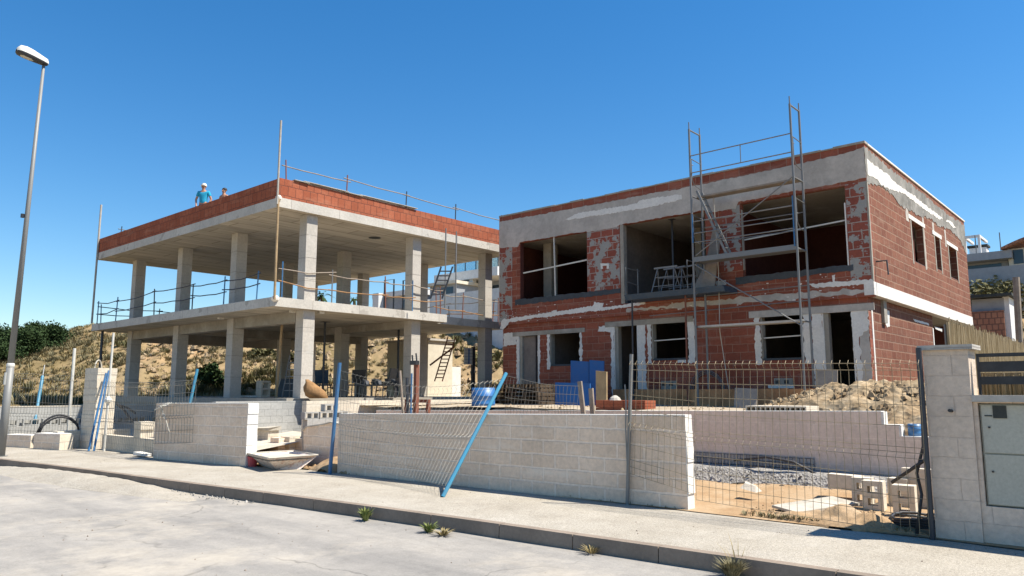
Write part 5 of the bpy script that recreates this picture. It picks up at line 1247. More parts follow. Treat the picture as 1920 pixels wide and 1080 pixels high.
tag(mb.build('hose_coil', M['hose'], smooth=True), 'coil of black hose lying on the sand at the foot of the dark fence post', 'hose')
mb = MB(); mb.tube([(10.62, 2.62, .0), (10.72, 2.55, .5), (10.85, 2.62, .75), (10.75, 2.5, 1.1), (10.65, 2.46, 1.5)], .02, 6).tube([(10.95, 2.95, .6), (10.8, 2.6, .85), (10.7, 2.46, .95)], .022, 6)
tag(mb.build('hose', M['hose'], smooth=True), 'black flexible conduit sticking out beside the cream pier', 'hose')
mb = MB(); p = PZ(1290, 885, .5); mb.tube([(XR-.4, p.y+.6, .45), (XR-.5, p.y-.1, .56), (XR-.5, p.y-.6, .5), (XR-.45, p.y-1., .3)], .025, 6)
tag(mb.build('hose', M['hose'], smooth=True), 'short black hose emerging behind the right end of the long wall', 'hose')
q = PZ(1400, 915, .2); tag(MB().hexa([(q.x-.1, q.y-.2, .15), (q.x+.15, q.y-.2, .15), (q.x+.18, q.y+.1, .2), (q.x-.08, q.y+.08, .2)], [(q.x, q.y-.15, .24), (q.x+.1, q.y-.12, .24), (q.x+.1, q.y+.06, .3), (q.x, q.y+.03, .28)]).build('broken_block', M['debris']), 'broken whitish block lying on the gravel strip behind the mesh', 'rubble')
# ================================================================ LEFT FRONT: mortar trough, red bucket, hoses
t = thing('mortar_trough', PZ(530, 880, 0), 'dusty steel mortar trough with slanted ends on the pavement between the two cream walls', 'trough')
bl = PZ(523, 881, 0.); br = PZ(560, 881, 0.); dirx = (br-bl).normalized(); dep = Vector((-dirx.y, dirx.x, 0))
if dep.dot(Vector((FW[0], FW[1], 0))) < 0: dep = -dep
s1 = Vector((1, 0, 0)); e = Vector((0, 1, 0))
K = .36
Bq = [PZ(519, 880, .01), PZ(563, 879, .01), PZ(540, 868, .01)+Vector((.0, .1, 0)), PZ(490, 868, .01)]
rimz = .31
c1 = PZ(503, 859, rimz); c2 = PZ(596, 853, rimz); c4 = PZ(463, 850, rimz); c3 = c2+(c4-c1)
b1 = Bq[0]; b2 = Bq[1]; b4 = b1+(c4-c1)*.72; b3 = b2+(c4-c1)*.72
mb = MB(); th = .012
def sheet(mb, a, b, c, d, th=.012):
    n_ = (b-a).cross(d-a).normalized()*th; mb.hexa([a, b, c, d], [a+n_, b+n_, c+n_, d+n_])
sheet(mb, b1, b2, c2, c1); sheet(mb, b2, b3, c3, c2); sheet(mb, b3, b4, c4, c3); sheet(mb, b4, b1, c1, c4); sheet(mb, b1, b4, b3, b2)
mb.build('pan', rough_mat('dusty_rusty_steel', (.75, .66, .58), .2, 6., 18., tint=(.45, .25, .18)), t)
mb = MB(); 
for a_, b_ in ((c1, c2), (c2, c3), (c3, c4), (c4, c1)): mb.tube([a_, b_], .02, 6)
mb.build('rim', M['tarp'], t)
top_ = [c.lerp((c1+c2+c3+c4)/4, .04)-Vector((0, 0, .06)) for c in (c1, c2, c3, c4)]
MB().add(top_, [(0, 1, 2, 3)]).add([p-Vector((0, 0, .02)) for p in top_], [(3, 2, 1, 0)]).build('mortar_fill', M['debris'], t)
q = PZ(464, 875, 0); tag(MB().lathe((q.x+.1, q.y-.05, 0), [(.1, 0), (.12, .22), (.13, .24), (.11, .24)], 14).build('bucket', paint('faded_red_plastic', (.42, .05, .06), .6)), 'small faded red bucket tucked at the end of the short cream wall', 'bucket')
rnh = random.Random(4)
mb = MB()
for (px0, px1, yt, yb, d) in ((68, 150, 778, 815, 29.),):
    for k in range(2):
        a = PD(px0+k*4, yb, d); b = PD(px1, yb, d); tp = PD((px0+px1)/2, yt+k*4, d)
        pts = []
        for i in range(13):
            u = i/12; p = a.lerp(b, u); p.z = a.z+(tp.z-a.z)*math.sin(math.pi*u)**.55; pts.append(p)
        mb.tube(pts, .035, 6)
tag(mb.build('hose', M['hose'], smooth=True), 'black hose bent in a wide arch against the grey wall left of the tall pillar', 'hose')
mb = MB(); a = PD(218, 757, 29); pts = [a, PD(232, 768, 29), PD(244, 785, 28.6), PD(250, 790, 28.5)]; mb.tube(pts, .04, 6); mb.tube([a, PD(240, 765, 29), PD(254, 775, 28.8)], .035, 6)
tag(mb.build('hose', M['hose'], smooth=True), 'short black hose hanging over the grey wall right of the tall pillar', 'hose')
q = PZ(45, 831, 0); t = thing('wheel', q, 'small black wheel at the foot of the thick blue prop', 'wheel')
MB().tube([(q.x, q.y+.2, .16), (q.x, q.y+.34, .16)], .16, 14).build('tyre', M['black'], t); MB().tube([(q.x, q.y+.0, .14), (q.x, q.y+.12, .14)], .14, 14).build('tyre', M['black'], t)
MB().tube([(q.x, q.y-.02, .16), (q.x, q.y+.4, .16)], .03, 8).build('axle', M['steel'], t)
q = PZ(258, 855, 0.02); t = thing('board_scrap', q, 'small pale scrap of board on the ground by the short cream wall', 'board'); MB().hexa([(q.x, q.y-.4, .03), (q.x+.2, q.y-.4, .03), (q.x+.2, q.y+.3, .03), (q.x, q.y+.3, .03)], [(q.x-.02, q.y-.38, .1), (q.x+.2, q.y-.4, .1), (q.x+.22, q.y+.3, .12), (q.x, q.y+.3, .12)]).build('board', M['plaster'], t)
# strings hanging over the short wall
mb = MB(); X0 = 9.28
a = PX(305, 755, 9.05)
for k, (px, yb) in enumerate(((318, 812), (300, 800), (308, 785))):
    b = PX(px, yb, 9.12-.02*k); mb.tube([Vector((9.2, a.y-.1*k, 1.5)), Vector((9.0, a.y-.12*k, 1.42)), a.lerp(b, .5)+Vector((-.02, .03*k, 0)), b], .012, 5)
mb.tube([PX(290, 769, 9.05), PX(312, 758, 9.1), PX(330, 756, 9.2)], .018, 5)
tag(mb.build('string', M['rope']), 'white string and strap hanging over the short cream wall', 'string')
# ================================================================ STREET LAMP
lp = PZ(1, 856, 0); lt = PX(82, 122, lp.x+.05); hgt = lt.z
t = thing('street_lamp', lp, 'tall grey street lamp with cobra head at the left edge of the street', 'street lamp')
MB().tube([lp, lp+(lt-lp)*.0+Vector((0, 0, .02))], .17, 16).build('base_plate', M['lamp_grey'], t)
d_ = lt-lp
mb = MB(); mb.tube([lp+Vector((0, 0, .02)), lp+d_*.22], .105, 16, .098); mb.tube([lp+d_*.22, lp+d_*.999], .085, 16, .04); mb.build('pole', M['lamp_grey'], t, smooth=True)
MB().lathe(lp+d_*.222, [(.1, -.04), (.108, 0), (.1, .05), (.085, .07)], 16).build('collar', M['white'], t)
MB().hexa([lp+d_*.175+Vector((-.12, -.05, 0)), lp+d_*.175+Vector((-.09, -.07, 0)), lp+d_*.175+Vector((-.09, .05, 0)), lp+d_*.175+Vector((-.12, .05, 0))], [lp+d_*.205+Vector((-.12, -.05, 0)), lp+d_*.205+Vector((-.09, -.07, 0)), lp+d_*.205+Vector((-.09, .05, 0)), lp+d_*.205+Vector((-.12, .05, 0))]).build('sticker', M['white'], t)
tip = PX(30, 100, lt.x-.75); ax = (tip-lt); ax.z = .12*ax.length; AL = (tip-lt).length; ax.normalize(); sd = ax.cross(Vector((0, 0, 1))).normalized(); upv = sd.cross(ax)
prof = [(-.13, .07, .08), (-.08, .11, .13), (.12, .14, .15), (.45, .17, .19), (.7, .18, .2), (.9, .16, .17), (.98, .1, .1), (1., .04, .04)]
mb = MB(); vs_ = []; nn = 14
for u, wd, h in prof:
    c = lt+ax*AL*u+Vector((0, 0, .06))
    for k in range(nn):
        an = math.pi*k/(nn-1); vs_.append(c+sd*wd*math.cos(an)+upv*h*math.sin(an)*1.25)
mb.add(vs_, [(i*nn+k, i*nn+k+1, (i+1)*nn+k+1, (i+1)*nn+k) for i in range(len(prof)-1) for k in range(nn-1)]+[tuple(range(nn))])
mb.build('hood', M['white'], t, smooth=True)
mb = MB(); vs_ = []
for u, wd, h in prof:
    c = lt+ax*AL*u+Vector((0, 0, .055))
    for k in range(nn):
        an = math.pi*k/(nn-1); vs_.append(c+sd*wd*.97*math.cos(an)-upv*h*.42*abs(math.sin(an))**.5)
mb.add(vs_, [(i*nn+k+1, i*nn+k, (i+1)*nn+k, (i+1)*nn+k+1) for i in range(len(prof)-1) for k in range(nn-1)])
mb.build('underside', M['dark_steel'], t, smooth=True)
mb = MB(); vs_ = []
for u, wd, h in [(.38, .1, .1), (.5, .13, .13), (.75, .13, .13), (.9, .07, .08)]:
    c = lt+ax*AL*u+Vector((0, 0, .05))
    for k in range(nn):
        an = math.pi*k/(nn-1); vs_.append(c+sd*wd*math.cos(an)-upv*(.01+h*.62*math.sin(an)))
mb.add(vs_, [(i*nn+k+1, i*nn+k, (i+1)*nn+k, (i+1)*nn+k+1) for i in range(3) for k in range(nn-1)]); mb.build('diffuser', M['lamp_glass'], t, smooth=True)
q = lp+d_*.6; MB().tube([q+Vector((-.1, .05, -.05)), q+Vector((-.1, .05, .06))], .05, 8).build('bracket', M['dark_steel'], t)

# ================================================================ WEEDS
def blades(mb, c, n, h, r, rd, w_=.012, up_=.7):
    for i in range(n):
        a = rd.random()*2*math.pi; rr = r*rd.random()**.7; b0_ = Vector(c)+Vector((rr*.3*math.cos(a), rr*.3*math.sin(a), 0))
        L = h*rd.uniform(.5, 1.1); out = Vector((math.cos(a), math.sin(a), 0)); s = Vector((-out.y, out.x, 0))*w_
        m_ = b0_+out*rr*.5+Vector((0, 0, L*up_)); e_ = b0_+out*rr*1.1+Vector((0, 0, L))
        mb.add([b0_-s*.5, b0_+s*.5, m_+s, m_-s, e_], [(0, 1, 2, 3), (3, 2, 4)])
def weed(px, py, h, n, mat, label, w_=.03, r=None):
    q = PZ(px, py, -.165); mb = MB(); blades(mb, q, n, h, r or h*.6, random.Random(int(px)), w_)
    return tag(mb.build('weed', M[mat], base=q), label, 'weed')
weed(686, 976, .19, 60, 'weed', 'leafy green weed sprouting at the kerb, leftmost of the kerb weeds', .016, .13)
weed(805, 998, .13, 90, 'weed', 'low green tuft at the kerb below the turquoise prop', .01, .14)
weed(830, 1004, .09, 90, 'drygrass', 'dry brown tuft next to the low green one at the kerb', .007, .17)
weed(1110, 1038, .1, 60, 'drygrass', 'thin dry tuft at the kerb below the grey fence post', .006, .15)
weed(1373, 1083, .19, 420, 'scrub', 'dark dry weed with thin tall stalks at the kerb near the bottom edge', .005, .17)
q = PZ(1385, 1080, -.165); mb = MB(); blades(mb, q, 9, .42, .2, random.Random(3), .004); tag(mb.build('weed', M['drygrass'], base=q), 'thin tall dry stalks rising from the dark weed at the bottom edge', 'weed')
mb = MB(); rd = random.Random(33)
for i in range(70):
    u = rd.random(); q = Vector((10.68+rd.uniform(-.04, .06), 4.9-2.2*u, 0)); blades(mb, q, 9, .09, .07, rd, .007)
for i in range(40):
    y = rd.uniform(5.8, 14); q = Vector((xat(BACK, y)-.03, y, 0)); blades(mb, q, 3, .05, .05, rd, .006)
tag(mb.build('edge_grass', M['scrub']), kind='stuff')

# ================================================================ HILLSIDE SCRUB (nobody could count it)
def polar(a_deg, r): a = TH-R(a_deg); return r*math.cos(a), r*math.sin(a)
def tuft_field(name, n, mat, seed, a0, a1, r0, r1, h, nb, cond=None, w_=.05):
    rd = random.Random(seed); mb = MB(); k = 0
    while k < n:
        a = rd.uniform(a0, a1); r = rd.uniform(r0, r1); X, Y = polar(a, r)
        if cond and not cond(X, Y, rd): 
            if rd.random() < .02: k += 1
            continue
        z = terrain_z(X, Y); hh = h*rd.uniform(.5, 1.25)
        blades(mb, (X, Y, z-.05), nb, hh, hh*.75, rd, w_, .6); k += 1
    return tag(mb.build(name, M[mat], base=(0, 0, 0)), kind='stuff')
patchy = lambda s, th, sc: (lambda X, Y, rd: nz(X, Y, s, sc) > th+rd.uniform(-.12, .12))
left_lush = lambda X, Y, rd: (bearing(X, Y) < 260 or nz(X, Y, 1, .13) > .12+rd.uniform(-.1, .1))
tuft_field('dry_grass', 9000, 'drygrass', 1, -40, 42, 42, 84, .26, 18, left_lush, .014)
tuft_field('hill_scrub', 3600, 'scrub', 2, -40, 42, 42, 82, .36, 30, patchy(7, .1, .11), .016)
tuft_field('green_scrub', 900, 'leaf2', 3, -40, 42, 43, 78, .5, 46, patchy(12, .22, .12), .025)
tuft_field('yard_weeds', 260, 'scrub', 4, -38, -12, 38, 46, .5, 20, None, .04)

tuft_field('grey_scrub', 2200, 'scrub', 6, -40, -17, 44, 76, .34, 30, patchy(9, -.02, .16), .016)
tuft_field('foot_scrub', 1500, 'leaf2', 5, -38, -14, 40, 47, .38, 34, patchy(3, -.05, .2), .018)
# ================================================================ TREES
def tree(name, px, ybase, ytop, d, wid, mat, label, seed, n=2200, cat='tree', ls=.22):
    rd = random.Random(seed); g = PD(px, ybase, d); tp = PD(px, ytop, d); gz = terrain_z(g.x, g.y); O = Vector((g.x, g.y, gz-.1)); Ht = tp.z-gz
    t = thing(name, O, label, cat)
    mb = MB(); mb.tube([O, O+Vector((.1, .05, Ht*.3)), O+Vector((.0, .1, Ht*.62))], Ht*.035, 8, Ht*.015); cl = []
    for i in range(9):
        a = rd.random()*6.28; u = rd.uniform(.25, .6); s = O+Vector((.05, .08, Ht*u)); e_ = O+Vector((math.cos(a)*wid*rd.uniform(.3, .75), math.sin(a)*wid*rd.uniform(.3, .75), Ht*rd.uniform(.42, .86)))
        mb.tube([s, s.lerp(e_, .5)+Vector((0, 0, .15)), e_], Ht*.012, 5, Ht*.004); cl.append(e_)
    for i in range(14):
        a = rd.random()*6.28; rr = wid*math.sqrt(rd.random())*.85; z = Ht*rd.uniform(.08, .88)*(1-.25*(rr/wid)**2); cl.append(O+Vector((math.cos(a)*rr, math.sin(a)*rr, z)))
    mb.build('trunk', M['bark'], t)
    mb = MB(); sz = wid*.36
    for i in range(n):
        c = rd.choice(cl); v = Vector((rd.gauss(0, 1), rd.gauss(0, 1), rd.gauss(0, .75))); v = v.normalized()*sz*rd.uniform(.35, 1.05)
        p = c+v; s = ls*rd.uniform(.5, 1.3); u1 = Vector((rd.gauss(0, 1), rd.gauss(0, 1), rd.gauss(0, .6))).normalized(); u2 = u1.cross(Vector((rd.gauss(0, 1), rd.gauss(0, 1), rd.gauss(0, 1)))).normalized()
        mb.add([p-u1*s, p+u2*s*.5, p+u1*s, p-u2*s*.5], [(0, 1, 2, 3)])
    mb.build('crown', M[mat], t); return t
tree('pine_tree', -12, 735, 612, 56, 1.9, 'leaf', 'dark green bushy tree cut by the left edge behind the lamp', 1, 8000, ls=.085)
tree('pine_tree', 24, 735, 610, 57, 1.7, 'leaf', 'dark green tree directly right of the lamp post on the hillside', 2, 8000, ls=.085)
tree('pine_tree', 58, 720, 602, 60, 1.7, 'leaf', 'tallest dark green tree of the group on the left skyline', 3, 8000, ls=.085)
tree('pine_tree', 96, 690, 611, 66, 1.5, 'leaf', 'dark green tree at the right end of the left tree group', 4, 6000, ls=.085)
tree('pine_tree', -60, 735, 604, 60, 2.4, 'leaf', 'dark green tree mostly outside the left edge', 9, 4000, ls=.13)
tree('shrub', 150, 660, 617, 75, .9, 'leaf', 'low dark shrub on the crest right of the left trees', 5, 900, 'shrub')
tree('shrub', 172, 660, 617, 73, .7, 'leaf', 'small dark shrub at the slab corner on the crest', 6, 700, 'shrub')
tree('shrub', 394, 712, 672, 45, .75, 'leaf', 'round green bush seen between the second and third ground floor columns', 7, 1500, 'shrub', .13)
tree('shrub', 492, 700, 648, 50, 1.0, 'leaf2', 'olive bush on the bank left of the dark middle column', 8, 900, 'shrub', .14)
tree('shrub', 548, 708, 662, 49, 1.0, 'leaf2', 'olive bush on the bank behind the blue ladder', 10, 900, 'shrub', .14)
tree('shrub', 905, 712, 668, 50, 1.3, 'leaf2', 'olive bush below the white gridded board', 12, 900, 'shrub', .14)
for i, px in enumerate((1845, 1872, 1898, 1925)):
    tree('shrub', px, 560, 515, 58+i, 1.6, 'leaf2', ('dry olive shrub nearest the brick house corner on the right slope', 'dry olive shrub second from the brick house on the right slope', 'dry olive shrub below the grey roofed house', 'dry olive shrub at the right edge of the slope')[i], 30+i, 900, 'shrub', .16)
def palm(px, y, d, label, seed, h=3.2):
    rd = random.Random(seed); c = PD(px, y, d); t = thing('palm_tree', (c.x, c.y, c.z-h), label, 'palm tree')
    MB().tube([(c.x, c.y, c.z-h-2), (c.x+.1, c.y, c.z-h/2), c], .16, 8, .12).build('trunk', M['bark'], t)
    mb = MB()
    for i in range(26):
        a = rd.random()*6.28; el = rd.uniform(-.5, 1.2); L = rd.uniform(1.2, 1.7); o_ = Vector((math.cos(a), math.sin(a), 0)); s = Vector((-o_.y, o_.x, 0)); prev = c
        for k in range(1, 6):
            u = k/5; p = c+o_*L*u*math.cos(el*.6)+Vector((0, 0, L*u*math.sin(el)-.9*u*u)); w_ = .16*(1-u*.8)
            mb.add([prev-s*w_, prev+s*w_, p+s*w_*.7-Vector((0, 0, .08)), p-s*w_*.7-Vector((0, 0, .08))], [(0, 1, 2, 3)]); prev = p
    mb.build('fronds', M['leaf'], t)
palm(603, 556, 70, 'small palm peeking above the first floor slab right of the lit front column', 1)
palm(664, 562, 78, 'smaller palm above the slab between the two dark inner columns', 2)

# ================================================================ HOUSES ON THE HILL
def gz_(q): return terrain_z(q.x, q.y, False)
def hbox(t, name, px0, px1, y0, y1, d, depth, mat, dz=0., openings=()):
    """box whose street face spans px0..px1 / y0..y1 at distance d"""
    a = PD(px0, y1, d); X = a.x; b = PX(px1, y1, X); tp = PX((px0+px1)/2, y0, X)
    mb = MB(); mb.box(X, X+depth, b.y, a.y, min(a.z, b.z)-dz, tp.z); return mb.build(name, M[mat], t), X, (b.y, a.y), (min(a.z, b.z), tp.z)
q = PD(745, 590, 72); t = thing('villa', (q.x, q.y, gz_(q)), 'low white villa with flat roof on the hill seen left of the second lit column', 'house')
_, X, ys_, zs_ = hbox(t, 'wall', 704, 783, 556, 606, 70, 8, 'house_grey', 3)
hbox(t, 'chimney', 698, 709, 550, 590, 69, 2.2, 'house_white', 2)
MB().box(X-.3, X+8, ys_[0]-.2, ys_[1]+.2, zs_[1]+.001, zs_[1]+.45).build('roof', M['house_white'], t)
MB().box(X-.03, X-.001, ys_[0]+.4, ys_[0]+2., zs_[1]-1.4, zs_[1]-.4).build('window', M['glass'], t)
q = PD(880, 580, 66); t = thing('villa', (q.x, q.y, gz_(q)), 'white modern villa with roof terrace and glass rail between the two buildings', 'house')
_, X, ys_, zs_ = hbox(t, 'garden_wall', 806, 960, 546, 602, 58, .5, 'house_white', 2)
_, X2, ya_, za_ = hbox(t, 'wall', 858, 950, 530, 560, 64, 8, 'house_grey', 3)
MB().box(X2-2.2, X2+8.2, ya_[0]-1, ya_[1]+.6, za_[1]+.001, za_[1]+.7).build('roof_slab', M['house_white'], t)
for u in (.35, .7): y = ya_[0]+(ya_[1]-ya_[0])*u; MB().box(X2-1.9, X2-1.5, y, y+.4, za_[0]-1, za_[1]).build('pillar', M['house_white'], t)
MB().box(X2-.04, X2-.001, ya_[0]+.5, ya_[1]-.6, za_[0]-.5, za_[1]-.35).build('window', M['glass'], t)
for k in range(5): y = ya_[0]+.5+(ya_[1]-ya_[0]-1.1)*k/4; MB().box(X2-.08, X2-.041, y-.05, y+.05, za_[0]-.5, za_[1]-.35).build('window_frame', M['house_white'], t)
MB().box(X2-2.0, X2-1.97, ya_[0]-.9, ya_[1]-1.5, za_[1]+.701, za_[1]+1.7).build('glass_rail', M['clear'], t)
for k in range(5): y = ya_[0]-.9+(ya_[1]-ya_[0]-.8)*k/4; MB().box(X2-2.03, X2-1.95, y, y+.05, za_[1]+.702, za_[1]+1.75).build('rail_post', M['dark_steel'], t)
MB().box(X2+2, X2+5, ya_[1]-3.2, ya_[1]-.3, za_[1]+.702, za_[1]+2.4).build('roof_room', M['house_cream'], t)
_, X3, yb_, zb_ = hbox(t, 'wing', 806, 856, 535, 560, 61, 4, 'house_grey', 2)
MB().box(X3-.3, X3+4.2, yb_[0]-.2, yb_[1]+.2, zb_[1]+.001, zb_[1]+.25).build('roof_slab', M['house_cream'], t)
MB().box(X3-.03, X3-.001, yb_[0]+.4, yb_[0]+1.8, zb_[1]-1., zb_[1]-.2).build('window', M['glass'], t)
q = PD(1860, 500, 66); t = thing('villa', (q.x, q.y, gz_(q)-1), 'grey flat-roofed villa with white pergola on the hill right of the brick house', 'house')
_, X, ys_, zs_ = hbox(t, 'wall', 1806, 1892, 492, 512, 64, 8, 'house_grey', 2)
MB().box(X-1.2, X+8, ys_[0]-.4, ys_[1]+1, zs_[1]+.001, zs_[1]+.55).build('roof_slab', M['house_grey'], t)
MB().box(X-.03, X-.001, ys_[0]+.4, ys_[1]-.3, zs_[0]+.25, zs_[1]-.15).build('window', M['glass'], t)
_, X4, yw_, zw_ = hbox(t, 'retaining_wall', 1806, 1935, 500, 524, 60, .5, 'house_grey', 2)
MB().box(X+1, X+2, ys_[0]+1.4, ys_[0]+2.5, zs_[1]+.551, zs_[1]+1.3).build('chimney', M['house_white'], t); MB().box(X+.9, X+2.1, ys_[0]+1.3, ys_[0]+2.6, zs_[1]+1.35, zs_[1]+1.5).build('chimney_cap', M['tar'], t)
pg = PX(1838, 476, X); pl_ = PX(1811, 476, X); tz = PX(1811, 443, X).z; tz2 = tz-.35
pgt = MB(); pgt.box(X-.1, X+.1, pl_.y-.08, pl_.y+.08, zs_[1]+.55, tz).box(X-.1, X+.1, pg.y-.08, pg.y+.08, zs_[1]+.55, tz-.001).box(X-.1, X+.1, pg.y+.081, pl_.y-.081, tz-.18, tz-.002).box(X+.11, X+3, pl_.y-.08, pl_.y+.08, tz-.18, tz).box(X+.11, X+3, pg.y-.08, pg.y+.08, tz-.18, tz); pgt.build('pergola', M['house_white'], t)
for k in range(4): y = ys_[0]+.2+k*1.5; MB().box(X-1, X-.95, y, y+.06, zs_[1]+.551, zs_[1]+1.9).build('rail_post', M['steel'], t)
q = PD(1915, 480, 64); t = thing('villa', (q.x, q.y, gz_(q)-1), 'cream house with curved tiled roof cut by the right edge of the photo', 'house')
_, X, ys_, zs_ = hbox(t, 'wall', 1892, 1990, 462, 500, 63, 7, 'house_cream', 2)
mb = MB(); n_ = 7; ra = []
for k in range(n_+1):
    u = k/n_; y = ys_[1]+.25+(ys_[0]-ys_[1]-.25)*u*.8; z = zs_[1]-.15+.75*math.sin(u*1.5); ra.append((y, z))
for (y0_, z0_), (y1_, z1_) in zip(ra, ra[1:]): mb.hexa([(X-1, y0_, z0_), (X+7, y0_, z0_+.5), (X+7, y1_, z1_+.5), (X-1, y1_, z1_)][::-1], [(X-1, y0_, z0_+.18), (X+7, y0_, z0_+.68), (X+7, y1_, z1_+.68), (X-1, y1_, z1_+.18)][::-1])
mb.build('tiled_roof', M['tile'], t)
MB().box(X-.03, X-.001, ys_[1]-.9, ys_[1]-.3, zs_[1]-1.1, zs_[1]-.1).build('window', M['glass'], t)
# tiled lean-to with white wall below the slope, pole at right
t = thing('outbuilding', PD(1858, 610, 46), 'small outbuilding with reddish lattice and white corner behind the reed fence', 'outbuilding')
_, X, ys_, zs_ = hbox(t, 'lattice_wall', 1823, 1884, 583, 612, 44, 3, 'tile', 3.2); hbox(t, 'upper_wall', 1823, 1884, 560, 582, 44.2, 2.8, 'house_grey', .02); _, Xc, yc, zc = hbox(t, 'corner_wall', 1884, 1896, 556, 611, 44, 3, 'house_white', 3.2)
MB().box(X-.3, X+3.3, yc[0]-.2, ys_[1]+.3, zc[1]+.001, zc[1]+.14).build('roof', M['tar'], t)
a = PD(1907, 640, 40); b = PD(1905, 520, 40); post('utility_pole', (a.x, a.y, 1.), b, .14, 'wood_grey', 'thick grey wooden pole rising behind the reed fence at the right', 'pole')

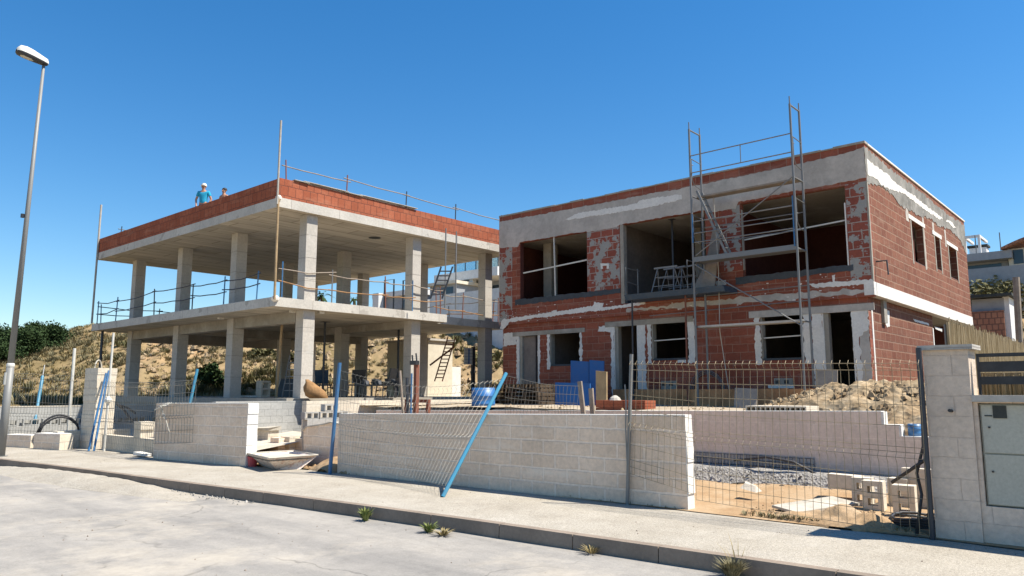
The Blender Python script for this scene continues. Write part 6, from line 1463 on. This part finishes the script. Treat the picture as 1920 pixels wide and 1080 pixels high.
# ================================================================ PEOPLE ON THE ROOF
def skinmesh(name, joints, edges, mat, parent, sub=2):
    O = Vector(parent['_o']); me = bpy.data.meshes.new(name)
    me.from_pydata([tuple(Vector(j[0])) for j in joints], edges, []); me.update()
    o = bpy.data.objects.new(name, me); col.objects.link(o); o.parent = parent; o['_o'] = list(O)
    m = o.modifiers.new('skin', 'SKIN'); m.use_smooth_shade = True
    for v, j in zip(me.skin_vertices[0].data, joints): v.radius = j[1] if isinstance(j[1], tuple) else (j[1], j[1])
    me.skin_vertices[0].data[0].use_root = True
    s = o.modifiers.new('sub', 'SUBSURF'); s.levels = sub; s.render_levels = sub
    me.materials.append(M[mat]); return o
def person(base, face, h, label, shirt, cap, arms, bare=False):
    t = thing('person', base, label, 'person'); t.rotation_euler = (0, 0, face); s = h/1.75
    def J(x, y, z, r): return ((x*s, y*s, z*s), (r[0]*s, r[1]*s) if isinstance(r, tuple) else r*s)
    # faces local -Y
    hands = {'hips': ((.3, .03, 1.14), (.24, -.07, .93)), 'down': ((.27, .02, 1.12), (.27, -.1, .9))}[arms]
    js = [J(0, 0, .95, (.15, .11)), J(0, 0, 1.12, (.13, .095)), J(0, 0, 1.3, (.16, .11)), J(0, 0, 1.42, (.13, .09)), J(0, -.005, 1.5, .055), J(0, -.015, 1.56, .06), J(0, -.02, 1.64, (.078, .092)), J(0, -.015, 1.71, (.06, .075))]
    ed = [(i, i+1) for i in range(7)]
    for sx in (-1, 1):
        o = len(js); (ex, ey, ez), (hx, hy, hz) = hands
        js += [J(sx*.17, 0, 1.42, .058), J(sx*ex, ey, ez, .042), J(sx*hx, hy, hz, .03), J(sx*(hx-.02), hy-.03, hz-.07, (.035, .02))]
        ed += [(3, o), (o, o+1), (o+1, o+2), (o+2, o+3)]
        hb = o+3
        for k, (fx, L) in enumerate(((-.03, .075), (-.01, .085), (.01, .08), (.028, .065))):
            js += [J(sx*(hx-.02)+fx, hy-.045, hz-.12, .009), J(sx*(hx-.02)+fx, hy-.05, hz-.12-L*.6, .008)]; ed += [(hb, len(js)-2), (len(js)-2, len(js)-1)]
        js += [J(sx*(hx-.05), hy-.05, hz-.09, .01)]; ed += [(hb, len(js)-1)]
        o = len(js)
        js += [J(sx*.09, 0, .88, .085), J(sx*.1, -.01, .5, .058), J(sx*.1, .01, .1, .038), J(sx*.1, -.1, .04, (.045, .03))]
        ed += [(0, o), (o, o+1), (o+1, o+2), (o+2, o+3)]
    skinmesh('body', js, ed, 'skin', t)
    O = Vector(base)
    def P(x, y, z): return O+Vector((x*s, y*s, z*s))
    if not bare:
        js = [J(0, 0, .92, (.168, .128)), J(0, 0, 1.1, (.15, .115)), J(0, 0, 1.3, (.18, .13)), J(0, 0, 1.43, (.13, .1))]; ed = [(0, 1), (1, 2), (2, 3)]
        for sx in (-1, 1):
            o = len(js); (ex, ey, ez), _ = hands
            js += [J(sx*.18, 0, 1.42, .072), J(sx*(.17+(ex-.17)*.65), ey*.65, 1.42-(1.42-ez)*.65, .066)]; ed += [(3, o), (o, o+1)]
        skinmesh('shirt', js, ed, shirt, t)
    js = [J(0, 0, .98, (.16, .12)), J(0, 0, .88, (.15, .12))]; ed = [(0, 1)]
    for sx in (-1, 1):
        o = len(js); js += [J(sx*.09, 0, .8, .095), J(sx*.1, -.01, .5, .072), J(sx*.1, .01, .12, .06)]; ed += [(1, o), (o, o+1), (o+1, o+2)]
    skinmesh('trousers', js, ed, 'denim', t)
    mb = MB()
    for sx in (-1, 1): mb.box(*[v for pr2 in (((sx*.1-.045)*s+O.x, (sx*.1+.045)*s+O.x), (-.17*s+O.y, .08*s+O.y), (O.z, O.z+.08*s)) for v in pr2])
    mb.build('shoes', M['black'], t)
    for sx in (-1, 1):
        MB().lathe(P(sx*.032, -.1, 1.635), [(.008*s, -.004), (.012*s, .003), (.006*s, .01)], 8).build('eye', M['black'], t)
        MB().lathe(P(sx*.082, -.01, 1.6), [(.01*s, 0), (.02*s, .02*s), (.022*s, .05*s), (.01*s, .065*s)], 8).build('ear', M['skin'], t)
    MB().prism([P(-.014, -.1, 1.6), P(.014, -.1, 1.6), P(0, -.098, 1.65)], (0, -.025*s, 0)).build('nose', M['skin'], t)
    MB().box(O.x-.025*s, O.x+.025*s, O.y-.107*s, O.y-.09*s, O.z+1.565*s, O.z+1.573*s).build('mouth', M['rust'], t)
    if cap:
        m_ = MB().lathe(P(0, .0, 1.66), [(.1*s, 0), (.102*s, .03*s), (.09*s, .08*s), (.05*s, .11*s), (.01*s, .115*s)], 16)
        m_.prism([P(.09*math.cos(a), -.06-.13*math.sin(a), 1.662) for a in [math.pi*k/8 for k in range(9)]], (0, 0, .012)); m_.build('cap', M['white'], t, smooth=False)
    else: MB().lathe(P(0, .012, 1.655), [(.098*s, 0), (.1*s, .04*s), (.085*s, .085*s), (.05*s, .11*s), (.01*s, .118*s)], 16).build('hair', M['hair'], t, smooth=True)
    return t
q = PZ(383, 345, 9.78); person((q.x, q.y, Z2), R(-50), 1.76, 'worker in turquoise t-shirt and white cap standing on the roof, arms beside the hips', 'tshirt', True, 'hips')
q = PZ(421, 353, 9.72); person((q.x, q.y, Z2), R(-70), 1.7, 'bare-headed dark-haired person further back on the roof, only head and shoulders showing', 'wood_pale', False, 'down', True)
for o in bpy.data.objects:
    if '_o' in o.keys(): del o['_o']
